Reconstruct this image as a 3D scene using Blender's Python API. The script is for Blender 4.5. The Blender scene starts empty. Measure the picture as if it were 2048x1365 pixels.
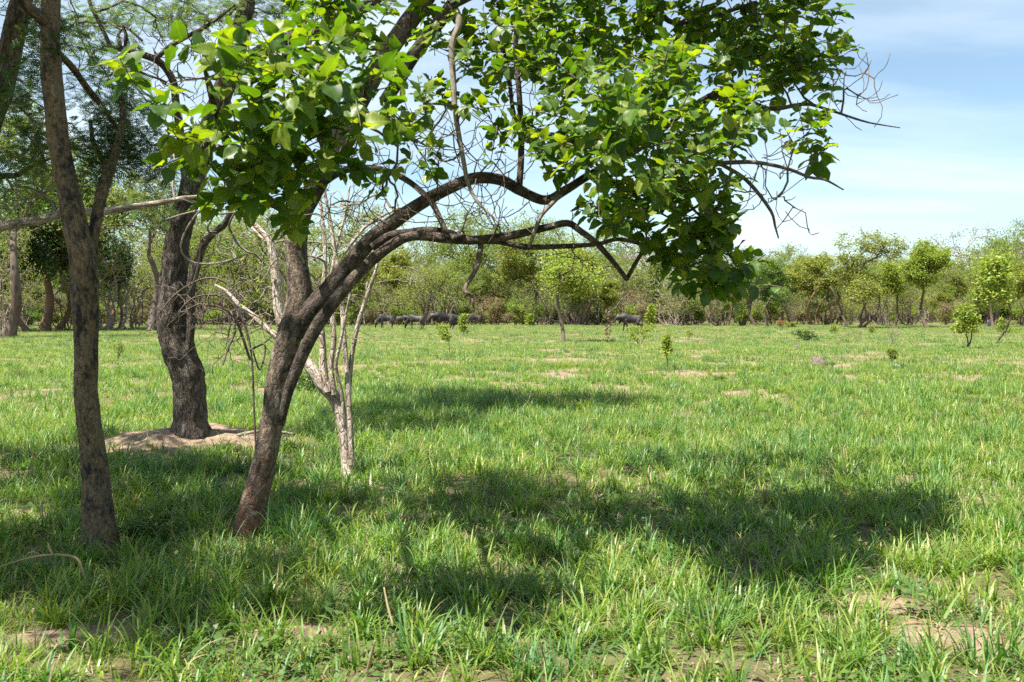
import bpy, math, random
import numpy as np
from mathutils import Vector, Matrix

rng = np.random.default_rng(11)
sc = bpy.context.scene
col = sc.collection

# ------------------------------------------------------------------ camera, sky, sun, exposure
F = 1991.0            # focal length in photo pixels (35 mm on 36 mm, 2048 wide)
CAMH = 1.70
HOR = 624.0
PITCH = math.atan((682.5 - HOR) / F)
cam_d = bpy.data.cameras.new("camera")
cam = bpy.data.objects.new("camera", cam_d)
col.objects.link(cam)
cam.location = (0, 0, CAMH)
cam.rotation_euler = (math.pi / 2 - PITCH, 0, 0)
cam_d.lens = 35.0
cam_d.sensor_width = 36.0
cam_d.clip_start = 0.05
cam_d.clip_end = 6000
cam_d.dof.use_dof = True
cam_d.dof.focus_distance = 13.0
cam_d.dof.aperture_fstop = 5.6
sc.camera = cam

SUN_TO = np.array([-0.36, -0.30, 1.0]); SUN_TO /= np.linalg.norm(SUN_TO)
SUN_EL = math.asin(SUN_TO[2])
SUN_AZ = math.atan2(SUN_TO[0], SUN_TO[1])
sun_d = bpy.data.lights.new("sun", 'SUN')
sun_d.energy = 5.0
sun_d.angle = math.radians(0.6)
sun_d.color = (1.0, 0.955, 0.88)
sun = bpy.data.objects.new("sun", sun_d)
col.objects.link(sun)
sun.location = (-20, -15, 60)
sun.rotation_euler = Vector(SUN_TO).to_track_quat('Z', 'Y').to_euler()

sc.view_settings.view_transform = 'Standard'
sc.view_settings.look = 'None'
sc.view_settings.exposure = 1.52
sc.view_settings.gamma = 1.0
sc.view_settings.use_curve_mapping = False
sc.render.engine = 'CYCLES'
sc.cycles.max_bounces = 7
sc.cycles.diffuse_bounces = 4
sc.cycles.transmission_bounces = 4
sc.cycles.glossy_bounces = 2
sc.cycles.sample_clamp_indirect = 6.0
sc.cycles.use_denoising = False
sc.cycles.adaptive_threshold = 0.016

world = bpy.data.worlds.new("World")
sc.world = world
world.use_nodes = True
wt = world.node_tree
wt.nodes.clear()


class NT:
    """thin helper to write node trees"""
    def __init__(s, nt): s.nt = nt
    def n(s, typ, **kw):
        nd = s.nt.nodes.new(typ)
        for k, v in kw.items(): setattr(nd, k, v)
        return nd
    def l(s, a, b): s.nt.links.new(a, b)
    def setin(s, sock, v):
        if isinstance(v, bpy.types.NodeSocket): s.l(v, sock)
        else: sock.default_value = v
    def math(s, op, a, b=None, clamp=False):
        m = s.n('ShaderNodeMath', operation=op, use_clamp=clamp)
        s.setin(m.inputs[0], a)
        if b is not None: s.setin(m.inputs[1], b)
        return m.outputs[0]
    def vmath(s, op, a, b=None):
        m = s.n('ShaderNodeVectorMath', operation=op)
        s.setin(m.inputs[0], a)
        if b is not None: s.setin(m.inputs[1], b)
        return m.outputs[0]
    def noise(s, vec, scale, detail=4, rough=0.55, dist=0.0):
        m = s.n('ShaderNodeTexNoise')
        if vec is not None: s.l(vec, m.inputs['Vector'])
        m.inputs['Scale'].default_value = scale
        m.inputs['Detail'].default_value = detail
        m.inputs['Roughness'].default_value = rough
        m.inputs['Distortion'].default_value = dist
        return m.outputs['Fac']
    def ramp(s, fac, stops):
        m = s.n('ShaderNodeValToRGB')
        e = m.color_ramp.elements
        while len(e) < len(stops): e.new(0.5)
        for i, (p, c) in enumerate(stops):
            e[i].position = p
            e[i].color = (c, c, c, 1) if isinstance(c, (int, float)) else (*c, 1)
        s.l(fac, m.inputs[0])
        return m.outputs[0]
    def mix(s, fac, a, b, blend='MIX'):
        m = s.n('ShaderNodeMix', data_type='RGBA', blend_type=blend)
        s.setin(m.inputs[0], fac)
        for sock, v in ((m.inputs[6], a), (m.inputs[7], b)):
            if isinstance(v, bpy.types.NodeSocket): s.l(v, sock)
            else: sock.default_value = (*v, 1)
        return m.outputs[2]
    def attr(s, name):
        return s.n('ShaderNodeAttribute', attribute_name=name)
    def bump(s, h, strength, dist):
        b = s.n('ShaderNodeBump')
        b.inputs['Strength'].default_value = strength
        b.inputs['Distance'].default_value = dist
        s.l(h, b.inputs['Height'])
        return b.outputs[0]


W = NT(wt)
sky = W.n('ShaderNodeTexSky', sky_type='NISHITA')
sky.sun_disc = False
sky.sun_elevation = SUN_EL
sky.sun_rotation = SUN_AZ
sky.altitude = 1200
sky.air_density = 1.0
sky.dust_density = 0.7
sky.ozone_density = 1.0
tc = W.n('ShaderNodeTexCoord')
sep = W.n('ShaderNodeSeparateXYZ'); W.l(tc.outputs['Generated'], sep.inputs[0])
zz = W.math('ADD', W.math('MAXIMUM', sep.outputs[2], 0.0), 0.16)
cx = W.math('DIVIDE', sep.outputs[0], zz)
cy = W.math('DIVIDE', sep.outputs[1], zz)
cmb = W.n('ShaderNodeCombineXYZ')
W.l(cx, cmb.inputs[0]); W.l(cy, cmb.inputs[1])
mp = W.n('ShaderNodeMapping')
mp.inputs['Rotation'].default_value = (0, 0, math.radians(25))
mp.inputs['Location'].default_value = (9.1, 4.4, 0)
mp.inputs['Scale'].default_value = (0.55, 1.25, 1)
W.l(cmb.outputs[0], mp.inputs[0])
c1 = W.noise(mp.outputs[0], 0.75, 7, 0.56, 0.7)
c2 = W.noise(mp.outputs[0], 2.3, 6, 0.6, 0.4)
cl = W.math('ADD', W.math('MULTIPLY', c1, 0.72), W.math('MULTIPLY', c2, 0.28))
cfac = W.ramp(cl, [(0.40, 0.10), (0.54, 0.40), (0.68, 0.82)])
skyc = W.mix(cfac, W.mix(1.0, sky.outputs[0], (0.92, 1.04, 1.0), 'MULTIPLY'), (6.3, 7.1, 7.6))
bg = W.n('ShaderNodeBackground')
bg.inputs[1].default_value = 0.062
W.l(skyc, bg.inputs[0])
wo = W.n('ShaderNodeOutputWorld')
W.l(bg.outputs[0], wo.inputs[0])

# ------------------------------------------------------------------ geometry helpers
_cp, _sp = math.cos(PITCH), math.sin(PITCH)


def at(px, py, Y):
    """photo pixel at world depth Y -> world point"""
    dx = (px - 1024.0) / F
    dy = (682.5 - py) / F
    d = np.array([dx, _cp + dy * _sp, -_sp + dy * _cp])
    return np.array([0, 0, CAMH]) + d * (Y / d[1])


def to_px(P):
    P = np.asarray(P, float) - np.array([0, 0, CAMH])
    fw = P[..., 1] * _cp - P[..., 2] * _sp
    up = P[..., 1] * _sp + P[..., 2] * _cp
    return 1024 + F * P[..., 0] / fw, 682.5 - F * up / fw, fw


def _hash(ix, iy, iz):
    h = (ix.astype(np.int64) * 374761393 + iy.astype(np.int64) * 668265263 + iz.astype(np.int64) * 2147483647) & 0xFFFFFFFF
    h = ((h ^ (h >> 13)) * 1274126177) & 0xFFFFFFFF
    h = (h ^ (h >> 16)) & 0xFFFFFF
    return h / float(0xFFFFFF)


def vnoise(P):
    P = np.asarray(P, float)
    i = np.floor(P).astype(np.int64)
    f = P - i
    f = f * f * (3 - 2 * f)
    r = 0
    for a in (0, 1):
        for b in (0, 1):
            for c in (0, 1):
                w = (f[..., 0] if a else 1 - f[..., 0]) * (f[..., 1] if b else 1 - f[..., 1]) * (f[..., 2] if c else 1 - f[..., 2])
                r = r + w * _hash(i[..., 0] + a, i[..., 1] + b, i[..., 2] + c)
    return r


def fbm(P, o=4):
    P = np.asarray(P, float)
    s = 0; a = 0.5; t = 0
    for k in range(o):
        s = s + a * vnoise(P * (2 ** k) + 17.3 * k); t += a; a *= 0.5
    return s / t


def sstep(a, b, x):
    t = np.clip((x - a) / (b - a), 0, 1)
    return t * t * (3 - 2 * t)


def n2(x, y, s, o=3, off=0.0):
    x = np.asarray(x, float); y = np.asarray(y, float)
    return fbm(np.stack([x * s + off, y * s - off, np.zeros_like(x) + off], -1), o)


def gh(x, y):
    """ground height"""
    x = np.asarray(x, float); y = np.asarray(y, float)
    d = np.hypot(x, y)
    h = 0.10 * (n2(x, y, 0.55, 2, 3.0) - 0.5) + 0.035 * (n2(x, y, 2.6, 2, 9.0) - 0.5)
    h = h + 0.30 * (n2(x, y, 0.05, 2, 5.0) - 0.5) * sstep(15, 45, d)
    return h


def gpt(px, py):
    """photo pixel on the ground -> world point"""
    dx = (px - 1024.0) / F
    dy = (682.5 - py) / F
    d = np.array([dx, _cp + dy * _sp, -_sp + dy * _cp])
    t = -CAMH / d[2]
    p = np.array([0, 0, CAMH]) + d * t
    p[2] = float(gh(p[0], p[1]))
    return p


def unit(v):
    v = np.asarray(v, float)
    return v / (np.linalg.norm(v, axis=-1, keepdims=True) + 1e-9)


class MB:
    """collects geometry, builds ONE mesh object"""
    def __init__(s):
        s.V = []; s.Q = []; s.T = []; s.QM = []; s.TM = []; s.BK = []; s.TI = []; s.n = 0
    def add(s, V, Q=None, T=None, bk=None, tint=None, m=0):
        V = np.asarray(V, float).reshape(-1, 3); k = len(V)
        s.V.append(V)
        if Q is not None and len(Q):
            Q = np.asarray(Q, np.int64).reshape(-1, 4); s.Q.append(Q + s.n); s.QM.append(np.full(len(Q), m))
        if T is not None and len(T):
            T = np.asarray(T, np.int64).reshape(-1, 3); s.T.append(T + s.n); s.TM.append(np.full(len(T), m))
        s.BK.append(np.zeros((k, 3)) if bk is None else np.asarray(bk, float))
        s.TI.append(np.zeros(k) if tint is None else np.broadcast_to(np.asarray(tint, float), (k,)))
        s.n += k
    def mesh(s, name, mats, smooth=True):
        me = bpy.data.meshes.new(name)
        if s.n:
            V = np.concatenate(s.V)
            Q = np.concatenate(s.Q) if s.Q else np.zeros((0, 4), np.int64)
            T = np.concatenate(s.T) if s.T else np.zeros((0, 3), np.int64)
            me.vertices.add(len(V)); me.vertices.foreach_set("co", V.astype(np.float32).ravel())
            nl = Q.size + T.size
            me.loops.add(nl); me.polygons.add(len(Q) + len(T))
            me.loops.foreach_set("vertex_index", np.concatenate([Q.ravel(), T.ravel()]).astype(np.int32))
            st = np.concatenate([np.arange(len(Q)) * 4, Q.size + np.arange(len(T)) * 3]).astype(np.int32)
            me.polygons.foreach_set("loop_start", st)
            mi = np.concatenate((s.QM if s.QM else []) + (s.TM if s.TM else [])).astype(np.int32)
            me.polygons.foreach_set("material_index", mi)
            me.polygons.foreach_set("use_smooth", np.full(len(st), smooth))
            me.update(calc_edges=True)
            a = me.attributes.new("bk", 'FLOAT_VECTOR', 'POINT'); a.data.foreach_set("vector", np.concatenate(s.BK).astype(np.float32).ravel())
            a = me.attributes.new("tint", 'FLOAT', 'POINT'); a.data.foreach_set("value", np.concatenate(s.TI).astype(np.float32))
        for m in (mats if isinstance(mats, (list, tuple)) else [mats]): me.materials.append(m)
        return me
    def build(s, name, mats, parent=None, smooth=True):
        return link(name, s.mesh(name, mats, smooth), parent)


def link(name, data, parent=None):
    o = bpy.data.objects.new(name, data)
    col.objects.link(o)
    if parent is not None: o.parent = parent
    return o


def tag(o, label=None, cat=None, group=None, kind=None):
    if label: o["label"] = label
    if cat: o["category"] = cat
    if group: o["group"] = group
    if kind: o["kind"] = kind
    return o


def empty(name, loc, rz=0.0, s=1.0):
    o = link(name, None)
    o.empty_display_size = 0.3
    o.location = loc; o.rotation_euler = (0, 0, rz); o.scale = (s, s, s)
    return o


def dup(root, loc, rz=0.0, s=(1, 1, 1)):
    r = root.copy(); col.objects.link(r)
    r.location = loc; r.rotation_euler = (0, 0, rz); r.scale = s
    for k in ("label", "category", "group"):
        if k in r: del r[k]
    for ch in list(root.children):
        c = ch.copy(); col.objects.link(c); c.parent = r
        for g in list(ch.children):
            d = g.copy(); col.objects.link(d); d.parent = c
    return r


def catmull(P, step):
    """resample control rows (any columns; first three are xyz)"""
    P = np.asarray(P, float)
    if len(P) < 2: return P
    E = np.vstack([2 * P[0] - P[1], P, 2 * P[-1] - P[-2]])
    out = []
    for i in range(1, len(E) - 2):
        p0, p1, p2, p3 = E[i - 1], E[i], E[i + 1], E[i + 2]
        k = max(1, int(np.linalg.norm(p2[:3] - p1[:3]) / step))
        t = (np.arange(k) / k)[:, None]
        out.append(0.5 * (2 * p1 + (p2 - p0) * t + (2 * p0 - 5 * p1 + 4 * p2 - p3) * t ** 2 + (3 * p1 - p0 - 3 * p2 + p3) * t ** 3))
    out.append(P[-1:])
    return np.vstack(out)


def tube(mb, P, R, sides, disp=None, m=0, tint=None, s0=0.0):
    P = np.asarray(P, float); R = np.asarray(R, float); n = len(P)
    T = np.gradient(P, axis=0); T = unit(T)
    ax = np.eye(3)[np.argmin(np.max(np.abs(T), axis=0))]
    N = unit(ax - (T @ ax)[:, None] * T)
    B = np.cross(T, N)
    a = np.arange(sides) * 2 * math.pi / sides
    ca, sa = np.cos(a), np.sin(a)
    L = s0 + np.concatenate([[0], np.cumsum(np.linalg.norm(np.diff(P, axis=0), axis=1))])
    bk = np.empty((n, sides, 3))
    bk[..., 0] = R[:, None] * ca; bk[..., 1] = R[:, None] * sa; bk[..., 2] = L[:, None]
    rr = np.repeat(R[:, None], sides, 1)
    if disp is not None: rr = rr * (1 + disp(bk, R[:, None]))
    V = P[:, None, :] + rr[..., None] * (ca[None, :, None] * N[:, None, :] + sa[None, :, None] * B[:, None, :])
    i = np.arange(n - 1)[:, None] * sides; j = np.arange(sides)[None, :]; j2 = (j + 1) % sides
    Q = np.stack([i + j, i + j2, i + sides + j2, i + sides + j], -1).reshape(-1, 4)
    V = V.reshape(-1, 3); bkf = bk.reshape(-1, 3)
    k = len(V)
    V = np.vstack([V, P[-1:] + T[-1:] * R[-1] * 0.6]); bkf = np.vstack([bkf, [[0, 0, L[-1] + R[-1]]]])
    e = (n - 1) * sides
    Tt = np.stack([e + np.arange(sides), e + (np.arange(sides) + 1) % sides, np.full(sides, k)], -1)
    mb.add(V, Q, Tt, bk=bkf, m=m, tint=tint)


class Skel:
    """branch graph: hand-laid paths plus twigs that seek their targets; radii by the pipe rule"""
    def __init__(s, cap=60000):
        s.P = np.zeros((cap, 3)); s.par = np.full(cap, -1); s.fix = np.zeros(cap); s.n = 0
    def node(s, p, par, r=0.0):
        s.P[s.n] = p; s.par[s.n] = par; s.fix[s.n] = r; s.n += 1
        return s.n - 1
    def path(s, P, R, parent=-1):
        ids = []
        for p, r in zip(P, R):
            parent = s.node(p, parent, r); ids.append(parent)
        return ids
    def link(s, t, seg=0.15, wob=0.12, up=0.5, rg=rng, lo=0):
        t = np.asarray(t, float)
        Q = s.P[lo:s.n]
        d = np.linalg.norm(Q - t, axis=1)
        c = d + up * np.maximum(0, Q[:, 2] - t[2])
        i = lo + int(np.argmin(c)); D = float(d[i - lo])
        k = int(min(9, max(1, round(D / seg))))
        a = s.P[i].copy()
        w = rg.normal(size=3); w = w / np.linalg.norm(w)
        w2 = rg.normal(size=3)
        p = i; ids = [i]
        for q in range(1, k + 1):
            f = q / k
            pt = a + (t - a) * f + w * (math.sin(math.pi * f) * wob * D) + w2 * (math.sin(2 * math.pi * f) * wob * 0.35 * D)
            p = s.node(pt, p); ids.append(p)
        return ids
    def emit(s, mb, tip=0.002, ex=2.4, sides=5, rmax=1.0, m=0, start=0):
        n = s.n
        acc = np.zeros(n); r = np.zeros(n); main = np.full(n, -1); best = np.zeros(n)
        for i in range(n - 1, -1, -1):
            if s.fix[i] > 0: r[i] = s.fix[i]
            else: r[i] = min(rmax, max(tip, acc[i] ** (1 / ex)))
            p = s.par[i]
            if p >= 0 and s.fix[i] == 0:
                acc[p] += r[i] ** ex
                if r[i] > best[p]: best[p] = r[i]; main[p] = i
        for i in range(start, n):
            if s.fix[i] > 0: continue
            p = s.par[i]
            if p >= 0 and s.fix[p] == 0 and main[p] == i: continue
            ch = [i]
            while main[ch[-1]] >= 0: ch.append(main[ch[-1]])
            pts = [s.P[p]] if p >= 0 else []
            rad = [min(r[i] * 1.05, r[p])] if p >= 0 else []
            pts += [s.P[c] for c in ch]; rad += [r[c] for c in ch]
            if len(pts) < 2: continue
            sd = sides if rad[0] > tip * 2.2 else max(3, sides - 2)
            tube(mb, np.array(pts), np.array(rad), sd, m=m)


def frames(D, N):
    X = unit(D); Z = unit(N - np.sum(N * X, -1, keepdims=True) * X); Y = np.cross(Z, X)
    return np.stack([X, Y, Z], -1)          # columns


def scatter_leaves(mb, tmpl, P, R, S, tint, m=0):
    """tmpl: list of (V, T); every leaf gets one of the templates"""
    P = np.asarray(P, float); S = np.asarray(S, float)
    pick = rng.integers(0, len(tmpl), len(P))
    for k, (tv, tt) in enumerate(tmpl):
        w = np.where(pick == k)[0]
        if not len(w): continue
        V = np.einsum('nij,kj->nki', R[w], tv) * S[w][:, None, None] + P[w][:, None, :]
        nv = len(tv)
        T = (tt[None] + (np.arange(len(w)) * nv)[:, None, None]).reshape(-1, 3)
        mb.add(V.reshape(-1, 3), None, T, tint=np.repeat(np.asarray(tint)[w], nv), m=m, bk=np.tile(tv, (len(w), 1)))
    return pick


# ------------------------------------------------------------------ materials
def new_mat(name):
    m = bpy.data.materials.new(name); m.use_nodes = True
    m.node_tree.nodes.clear()
    t = NT(m.node_tree)
    out = t.n('ShaderNodeOutputMaterial')
    return m, t, out


def leaf_mat(name, ca, cb, cc=None, trans=0.45, rough=0.45, spec=0.5, tgain=(1.25, 1.3, 0.55), veins=False, patch=None):
    """leaf blade: gloss on a diffuse skin, light passing through; colour differs leaf by leaf"""
    m, t, out = new_mat(name)
    oi = t.n('ShaderNodeObjectInfo')
    f = t.math('FRACT', t.math('ADD', t.attr("tint").outputs['Fac'], t.math('MULTIPLY', oi.outputs['Random'], 7.31)))
    stops = [(0.0, ca), (0.7, cb)] if cc is None else [(0.0, ca), (0.58, cb), (0.93, cc)]
    c = t.ramp(f, stops)
    g = t.n('ShaderNodeTexCoord')
    nz = t.noise(g.outputs['Object'], 9.0, 2)
    c = t.mix(0.35, c, t.mix(nz, (0.25, 0.25, 0.25), (1.0, 1.0, 1.0)), 'OVERLAY')
    if patch:                      # growth differs from place to place
        ge = t.n('ShaderNodeNewGeometry')
        pn = t.noise(ge.outputs['Position'], 0.45, 4, 0.6)
        c = t.mix(t.ramp(pn, [(0.42, 0.0), (0.60, 0.75)]), c, t.mix(1.0, c, patch[0], 'MULTIPLY'))
        pn2 = t.noise(ge.outputs['Position'], 1.7, 3, 0.6)
        c = t.mix(t.ramp(pn2, [(0.52, 0.0), (0.66, 0.8)]), c, t.mix(1.0, c, patch[1], 'MULTIPLY'))
    if veins:                      # midrib, side veins, small brown blemishes
        bk = t.attr("bk").outputs['Vector']; sx = t.n('ShaderNodeSeparateXYZ'); t.l(bk, sx.inputs[0])
        ay = t.math('ABSOLUTE', sx.outputs[1])
        mid = t.ramp(ay, [(0.0, 1.0), (0.022, 0.0)])
        sv = t.math('SINE', t.math('MULTIPLY', t.math('SUBTRACT', sx.outputs[0], t.math('MULTIPLY', ay, 0.8)), 40.0))
        sv = t.ramp(sv, [(0.86, 0.0), (1.0, 0.45)])
        c = t.mix(t.math('MAXIMUM', mid, sv), c, t.mix(1.0, c, (1.9, 1.7, 1.6), 'MULTIPLY'))
        bl = t.noise(t.vmath('ADD', bk, t.vmath('MULTIPLY', t.attr("tint").outputs['Vector'], (31.0, 17.0, 9.0))), 5.0, 4, 0.65)
        c = t.mix(t.ramp(bl, [(0.66, 0.0), (0.71, 0.85)]), c, (0.13, 0.085, 0.03))
    p = t.n('ShaderNodeBsdfPrincipled')
    t.l(c, p.inputs['Base Color'])
    p.inputs['Roughness'].default_value = rough
    p.inputs['Specular IOR Level'].default_value = spec
    tr = t.n('ShaderNodeBsdfTranslucent')
    t.l(t.mix(1.0, c, tgain, 'MULTIPLY'), tr.inputs[0])
    mx = t.n('ShaderNodeMixShader'); mx.inputs[0].default_value = trans
    t.l(p.outputs[0], mx.inputs[1]); t.l(tr.outputs[0], mx.inputs[2])
    t.l(mx.outputs[0], out.inputs[0])
    return m


def bark_mat(name, stops, scale=6.0, stretch=0.3, fine=40.0, bump=0.6, bdist=0.012, spots=None, red=None, rough=0.9, crk=0.5):
    m, t, out = new_mat(name)
    a = t.attr("bk").outputs['Vector']
    mpn = t.n('ShaderNodeMapping'); mpn.inputs['Scale'].default_value = (1, 1, stretch)
    t.l(a, mpn.inputs[0]); v = mpn.outputs[0]
    big = t.noise(v, scale, 5, 0.62, 0.4)
    fn = t.noise(v, fine, 5, 0.65, 0.3)
    f = t.math('ADD', t.math('MULTIPLY', big, 0.54), t.math('MULTIPLY', fn, 0.46))
    f = t.math('ADD', t.math('MULTIPLY', t.math('SUBTRACT', f, 0.5), 1.75), 0.5)
    c = t.ramp(f, stops)
    vo = t.n('ShaderNodeTexVoronoi', feature='DISTANCE_TO_EDGE')
    wn = t.n('ShaderNodeTexNoise'); t.l(v, wn.inputs['Vector']); wn.inputs['Scale'].default_value = fine * 0.8
    vd = t.vmath('ADD', v, t.vmath('MULTIPLY', wn.outputs['Color'], (1.1 / fine, 1.1 / fine, 1.1 / fine)))
    t.l(vd, vo.inputs['Vector']); vo.inputs['Scale'].default_value = fine * 0.9
    crack = t.ramp(vo.outputs['Distance'], [(0.0, 0.35), (0.12, 1.0)])
    c = t.mix(crk, c, crack, 'MULTIPLY')
    fl = t.noise(a, 150.0, 3, 0.7)
    c = t.mix(0.6, c, t.ramp(fl, [(0.36, 0.45), (0.5, 1.0), (0.64, 1.7)]), 'MULTIPLY')
    if spots:                      # lichen or peeled flakes
        s = t.noise(a, spots[0], 4, 0.6, 0.6)
        c = t.mix(t.ramp(s, [(spots[1], 0.0), (spots[1] + 0.05, 1.0)]), c, spots[2])
    if red:                        # worn red inner bark low on the stem
        g = t.n('ShaderNodeNewGeometry'); sx = t.n('ShaderNodeSeparateXYZ'); t.l(g.outputs['Position'], sx.inputs[0])
        zf = t.math('ADD', t.math('MULTIPLY', sx.outputs[2], -0.55), t.math('ADD', t.math('MULTIPLY', t.noise(a, 5.0, 4, 0.6), 1.5), -0.20))
        c = t.mix(t.ramp(zf, [(0.15, 0.0), (0.70, 0.7)]), c, t.mix(fn, red, tuple(x * 0.35 for x in red)))
    p = t.n('ShaderNodeBsdfPrincipled')
    t.l(c, p.inputs['Base Color'])
    p.inputs['Roughness'].default_value = rough
    p.inputs['Specular IOR Level'].default_value = 0.25
    hh = t.math('ADD', t.math('MULTIPLY', f, 1.0), t.math('MULTIPLY', crack, 0.35))
    t.l(t.bump(hh, bump, bdist), p.inputs['Normal'])
    t.l(p.outputs[0], out.inputs[0])
    return m


def plain_mat(name, ca, cb, scale=12.0, rough=0.85, bump=0.3, bdist=0.01, spec=0.3):
    m, t, out = new_mat(name)
    g = t.n('ShaderNodeTexCoord')
    f = t.noise(g.outputs['Object'], scale, 6, 0.62)
    c = t.mix(t.ramp(f, [(0.3, 0.0), (0.7, 1.0)]), ca, cb)
    p = t.n('ShaderNodeBsdfPrincipled')
    t.l(c, p.inputs['Base Color']); p.inputs['Roughness'].default_value = rough
    p.inputs['Specular IOR Level'].default_value = spec
    t.l(t.bump(f, bump, bdist), p.inputs['Normal'])
    t.l(p.outputs[0], out.inputs[0])
    return m


M = {}
M['leaf_broad'] = leaf_mat('leaf_broad', (0.034, 0.078, 0.011), (0.064, 0.122, 0.015), (0.165, 0.210, 0.022), 0.48, 0.42, 0.36, (1.9, 1.95, 0.30), veins=True)
M['leaf_acacia'] = leaf_mat('leaf_acacia', (0.050, 0.095, 0.028), (0.08, 0.135, 0.034), (0.125, 0.165, 0.042), 0.46, 0.5, 0.35)
M['leaf_acacia_dark'] = leaf_mat('leaf_acacia_dark', (0.030, 0.066, 0.022), (0.048, 0.095, 0.028), (0.075, 0.12, 0.035), 0.40, 0.5, 0.35)
M['leaf_bright'] = leaf_mat('leaf_bright', (0.105, 0.165, 0.022), (0.16, 0.225, 0.032), (0.27, 0.30, 0.05), 0.50, 0.45, 0.4)
M['leaf_lime'] = leaf_mat('leaf_lime', (0.150, 0.220, 0.030), (0.22, 0.29, 0.045), (0.31, 0.34, 0.07), 0.50, 0.45, 0.4)
M['leaf_yellow'] = leaf_mat('leaf_yellow', (0.150, 0.185, 0.035), (0.21, 0.245, 0.050), (0.29, 0.285, 0.07), 0.48, 0.5, 0.35)
M['leaf_sage'] = leaf_mat('leaf_sage', (0.130, 0.170, 0.045), (0.18, 0.215, 0.060), (0.23, 0.23, 0.07), 0.48, 0.55, 0.3)
M['leaf_olive'] = leaf_mat('leaf_olive', (0.115, 0.178, 0.036), (0.175, 0.24, 0.050), (0.225, 0.255, 0.06), 0.50, 0.5, 0.3)
M['leaf_green'] = leaf_mat('leaf_green', (0.065, 0.125, 0.030), (0.105, 0.175, 0.038), (0.15, 0.21, 0.045), 0.46, 0.45, 0.4)
M['leaf_tan'] = leaf_mat('leaf_tan', (0.16, 0.125, 0.075), (0.22, 0.175, 0.11), (0.14, 0.14, 0.055), 0.30, 0.6, 0.2)
M['leaf_rust'] = leaf_mat('leaf_rust', (0.20, 0.085, 0.03), (0.26, 0.13, 0.045), (0.14, 0.13, 0.03), 0.3, 0.6, 0.2)
M['grass'] = leaf_mat('grass', (0.074, 0.150, 0.018), (0.145, 0.245, 0.034), (0.27, 0.31, 0.085), 0.42, 0.42, 0.45, (1.35, 1.5, 0.5), patch=((1.16, 1.05, 0.9), (0.7, 0.85, 1.0)))
M['grass_far'] = leaf_mat('grass_far', (0.105, 0.172, 0.040), (0.190, 0.268, 0.072), (0.32, 0.34, 0.15), 0.42, 0.48, 0.4, (1.3, 1.45, 0.6), patch=((1.14, 1.05, 0.9), (0.72, 0.86, 1.0)))
M['grass_blue'] = leaf_mat('grass_blue', (0.036, 0.110, 0.026), (0.075, 0.175, 0.042), (0.16, 0.25, 0.09), 0.34, 0.45, 0.38, (1.3, 1.4, 0.55), patch=((1.2, 1.1, 0.85), (0.8, 0.95, 1.15)))
M['grass_dry'] = leaf_mat('grass_dry', (0.30, 0.23, 0.12), (0.38, 0.31, 0.17), (0.22, 0.16, 0.08), 0.30, 0.6, 0.2, (1.1, 1.0, 0.8))
M['litter'] = leaf_mat('litter', (0.16, 0.10, 0.055), (0.24, 0.17, 0.10), (0.33, 0.26, 0.17), 0.15, 0.7, 0.2, (1, 1, 0.9))
M['bark_ochre'] = bark_mat('bark_ochre', [(0.34, (0.024, 0.020, 0.017)), (0.46, (0.085, 0.068, 0.050)), (0.57, (0.17, 0.118, 0.058)), (0.66, (0.15, 0.125, 0.09))], 8.0, 0.55, 38.0, 0.8, 0.02, crk=0.35)
M['bark_limb'] = bark_mat('bark_limb', [(0.32, (0.022, 0.017, 0.014)), (0.5, (0.075, 0.058, 0.044)), (0.68, (0.15, 0.122, 0.096))], 9.0, 0.5, 34.0, 0.9, 0.02, spots=(13.0, 0.62, (0.18, 0.165, 0.14)))  # darkened copy of the trunk bark: the limbs' silhouette shade is in the colour
M['bark_dark'] = bark_mat('bark_dark', [(0.26, (0.020, 0.015, 0.012)), (0.46, (0.088, 0.068, 0.052)), (0.68, (0.20, 0.168, 0.138))], 18.0, 0.30, 42.0, 1.0, 0.05)
M['bark_grey'] = bark_mat('bark_grey', [(0.32, (0.032, 0.025, 0.020)), (0.5, (0.125, 0.093, 0.068)), (0.68, (0.24, 0.188, 0.14))], 9.0, 0.5, 34.0, 0.9, 0.02, spots=(11.0, 0.59, (0.25, 0.225, 0.185)), red=(0.21, 0.072, 0.030))
M['bark_pale'] = bark_mat('bark_pale', [(0.26, (0.10, 0.070, 0.048)), (0.42, (0.31, 0.245, 0.185)), (0.60, (0.52, 0.445, 0.36))], 7.0, 0.35, 22.0, 1.0, 0.03)
M['bark_twig'] = bark_mat('bark_twig', [(0.3, (0.075, 0.055, 0.042)), (0.6, (0.15, 0.118, 0.09))], 20.0, 0.3, 60.0, 0.3, 0.003)
M['bark_dead'] = bark_mat('bark_dead', [(0.3, (0.14, 0.115, 0.092)), (0.6, (0.27, 0.23, 0.19))], 20.0, 0.3, 60.0, 0.3, 0.003)
M['bark_far'] = plain_mat('bark_far', (0.060, 0.046, 0.036), (0.15, 0.118, 0.09), 2.0, 0.9, 0.4, 0.03)
M['bark_far_pale'] = plain_mat('bark_far_pale', (0.16, 0.125, 0.095), (0.30, 0.25, 0.20), 2.0, 0.9, 0.4, 0.03)
M['bark_far_brown'] = plain_mat('bark_far_brown', (0.10, 0.062, 0.038), (0.20, 0.125, 0.078), 2.0, 0.9, 0.4, 0.03)
M['soil'] = plain_mat('soil', (0.15, 0.10, 0.066), (0.33, 0.235, 0.165), 9.0, 0.95, 1.0, 0.05)
M['dung'] = plain_mat('dung', (0.085, 0.065, 0.055), (0.18, 0.14, 0.115), 9.0, 0.95, 0.8, 0.03)
M['stone'] = plain_mat('stone', (0.22, 0.195, 0.165), (0.36, 0.32, 0.28), 8.0, 0.9, 0.5, 0.02)
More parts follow.
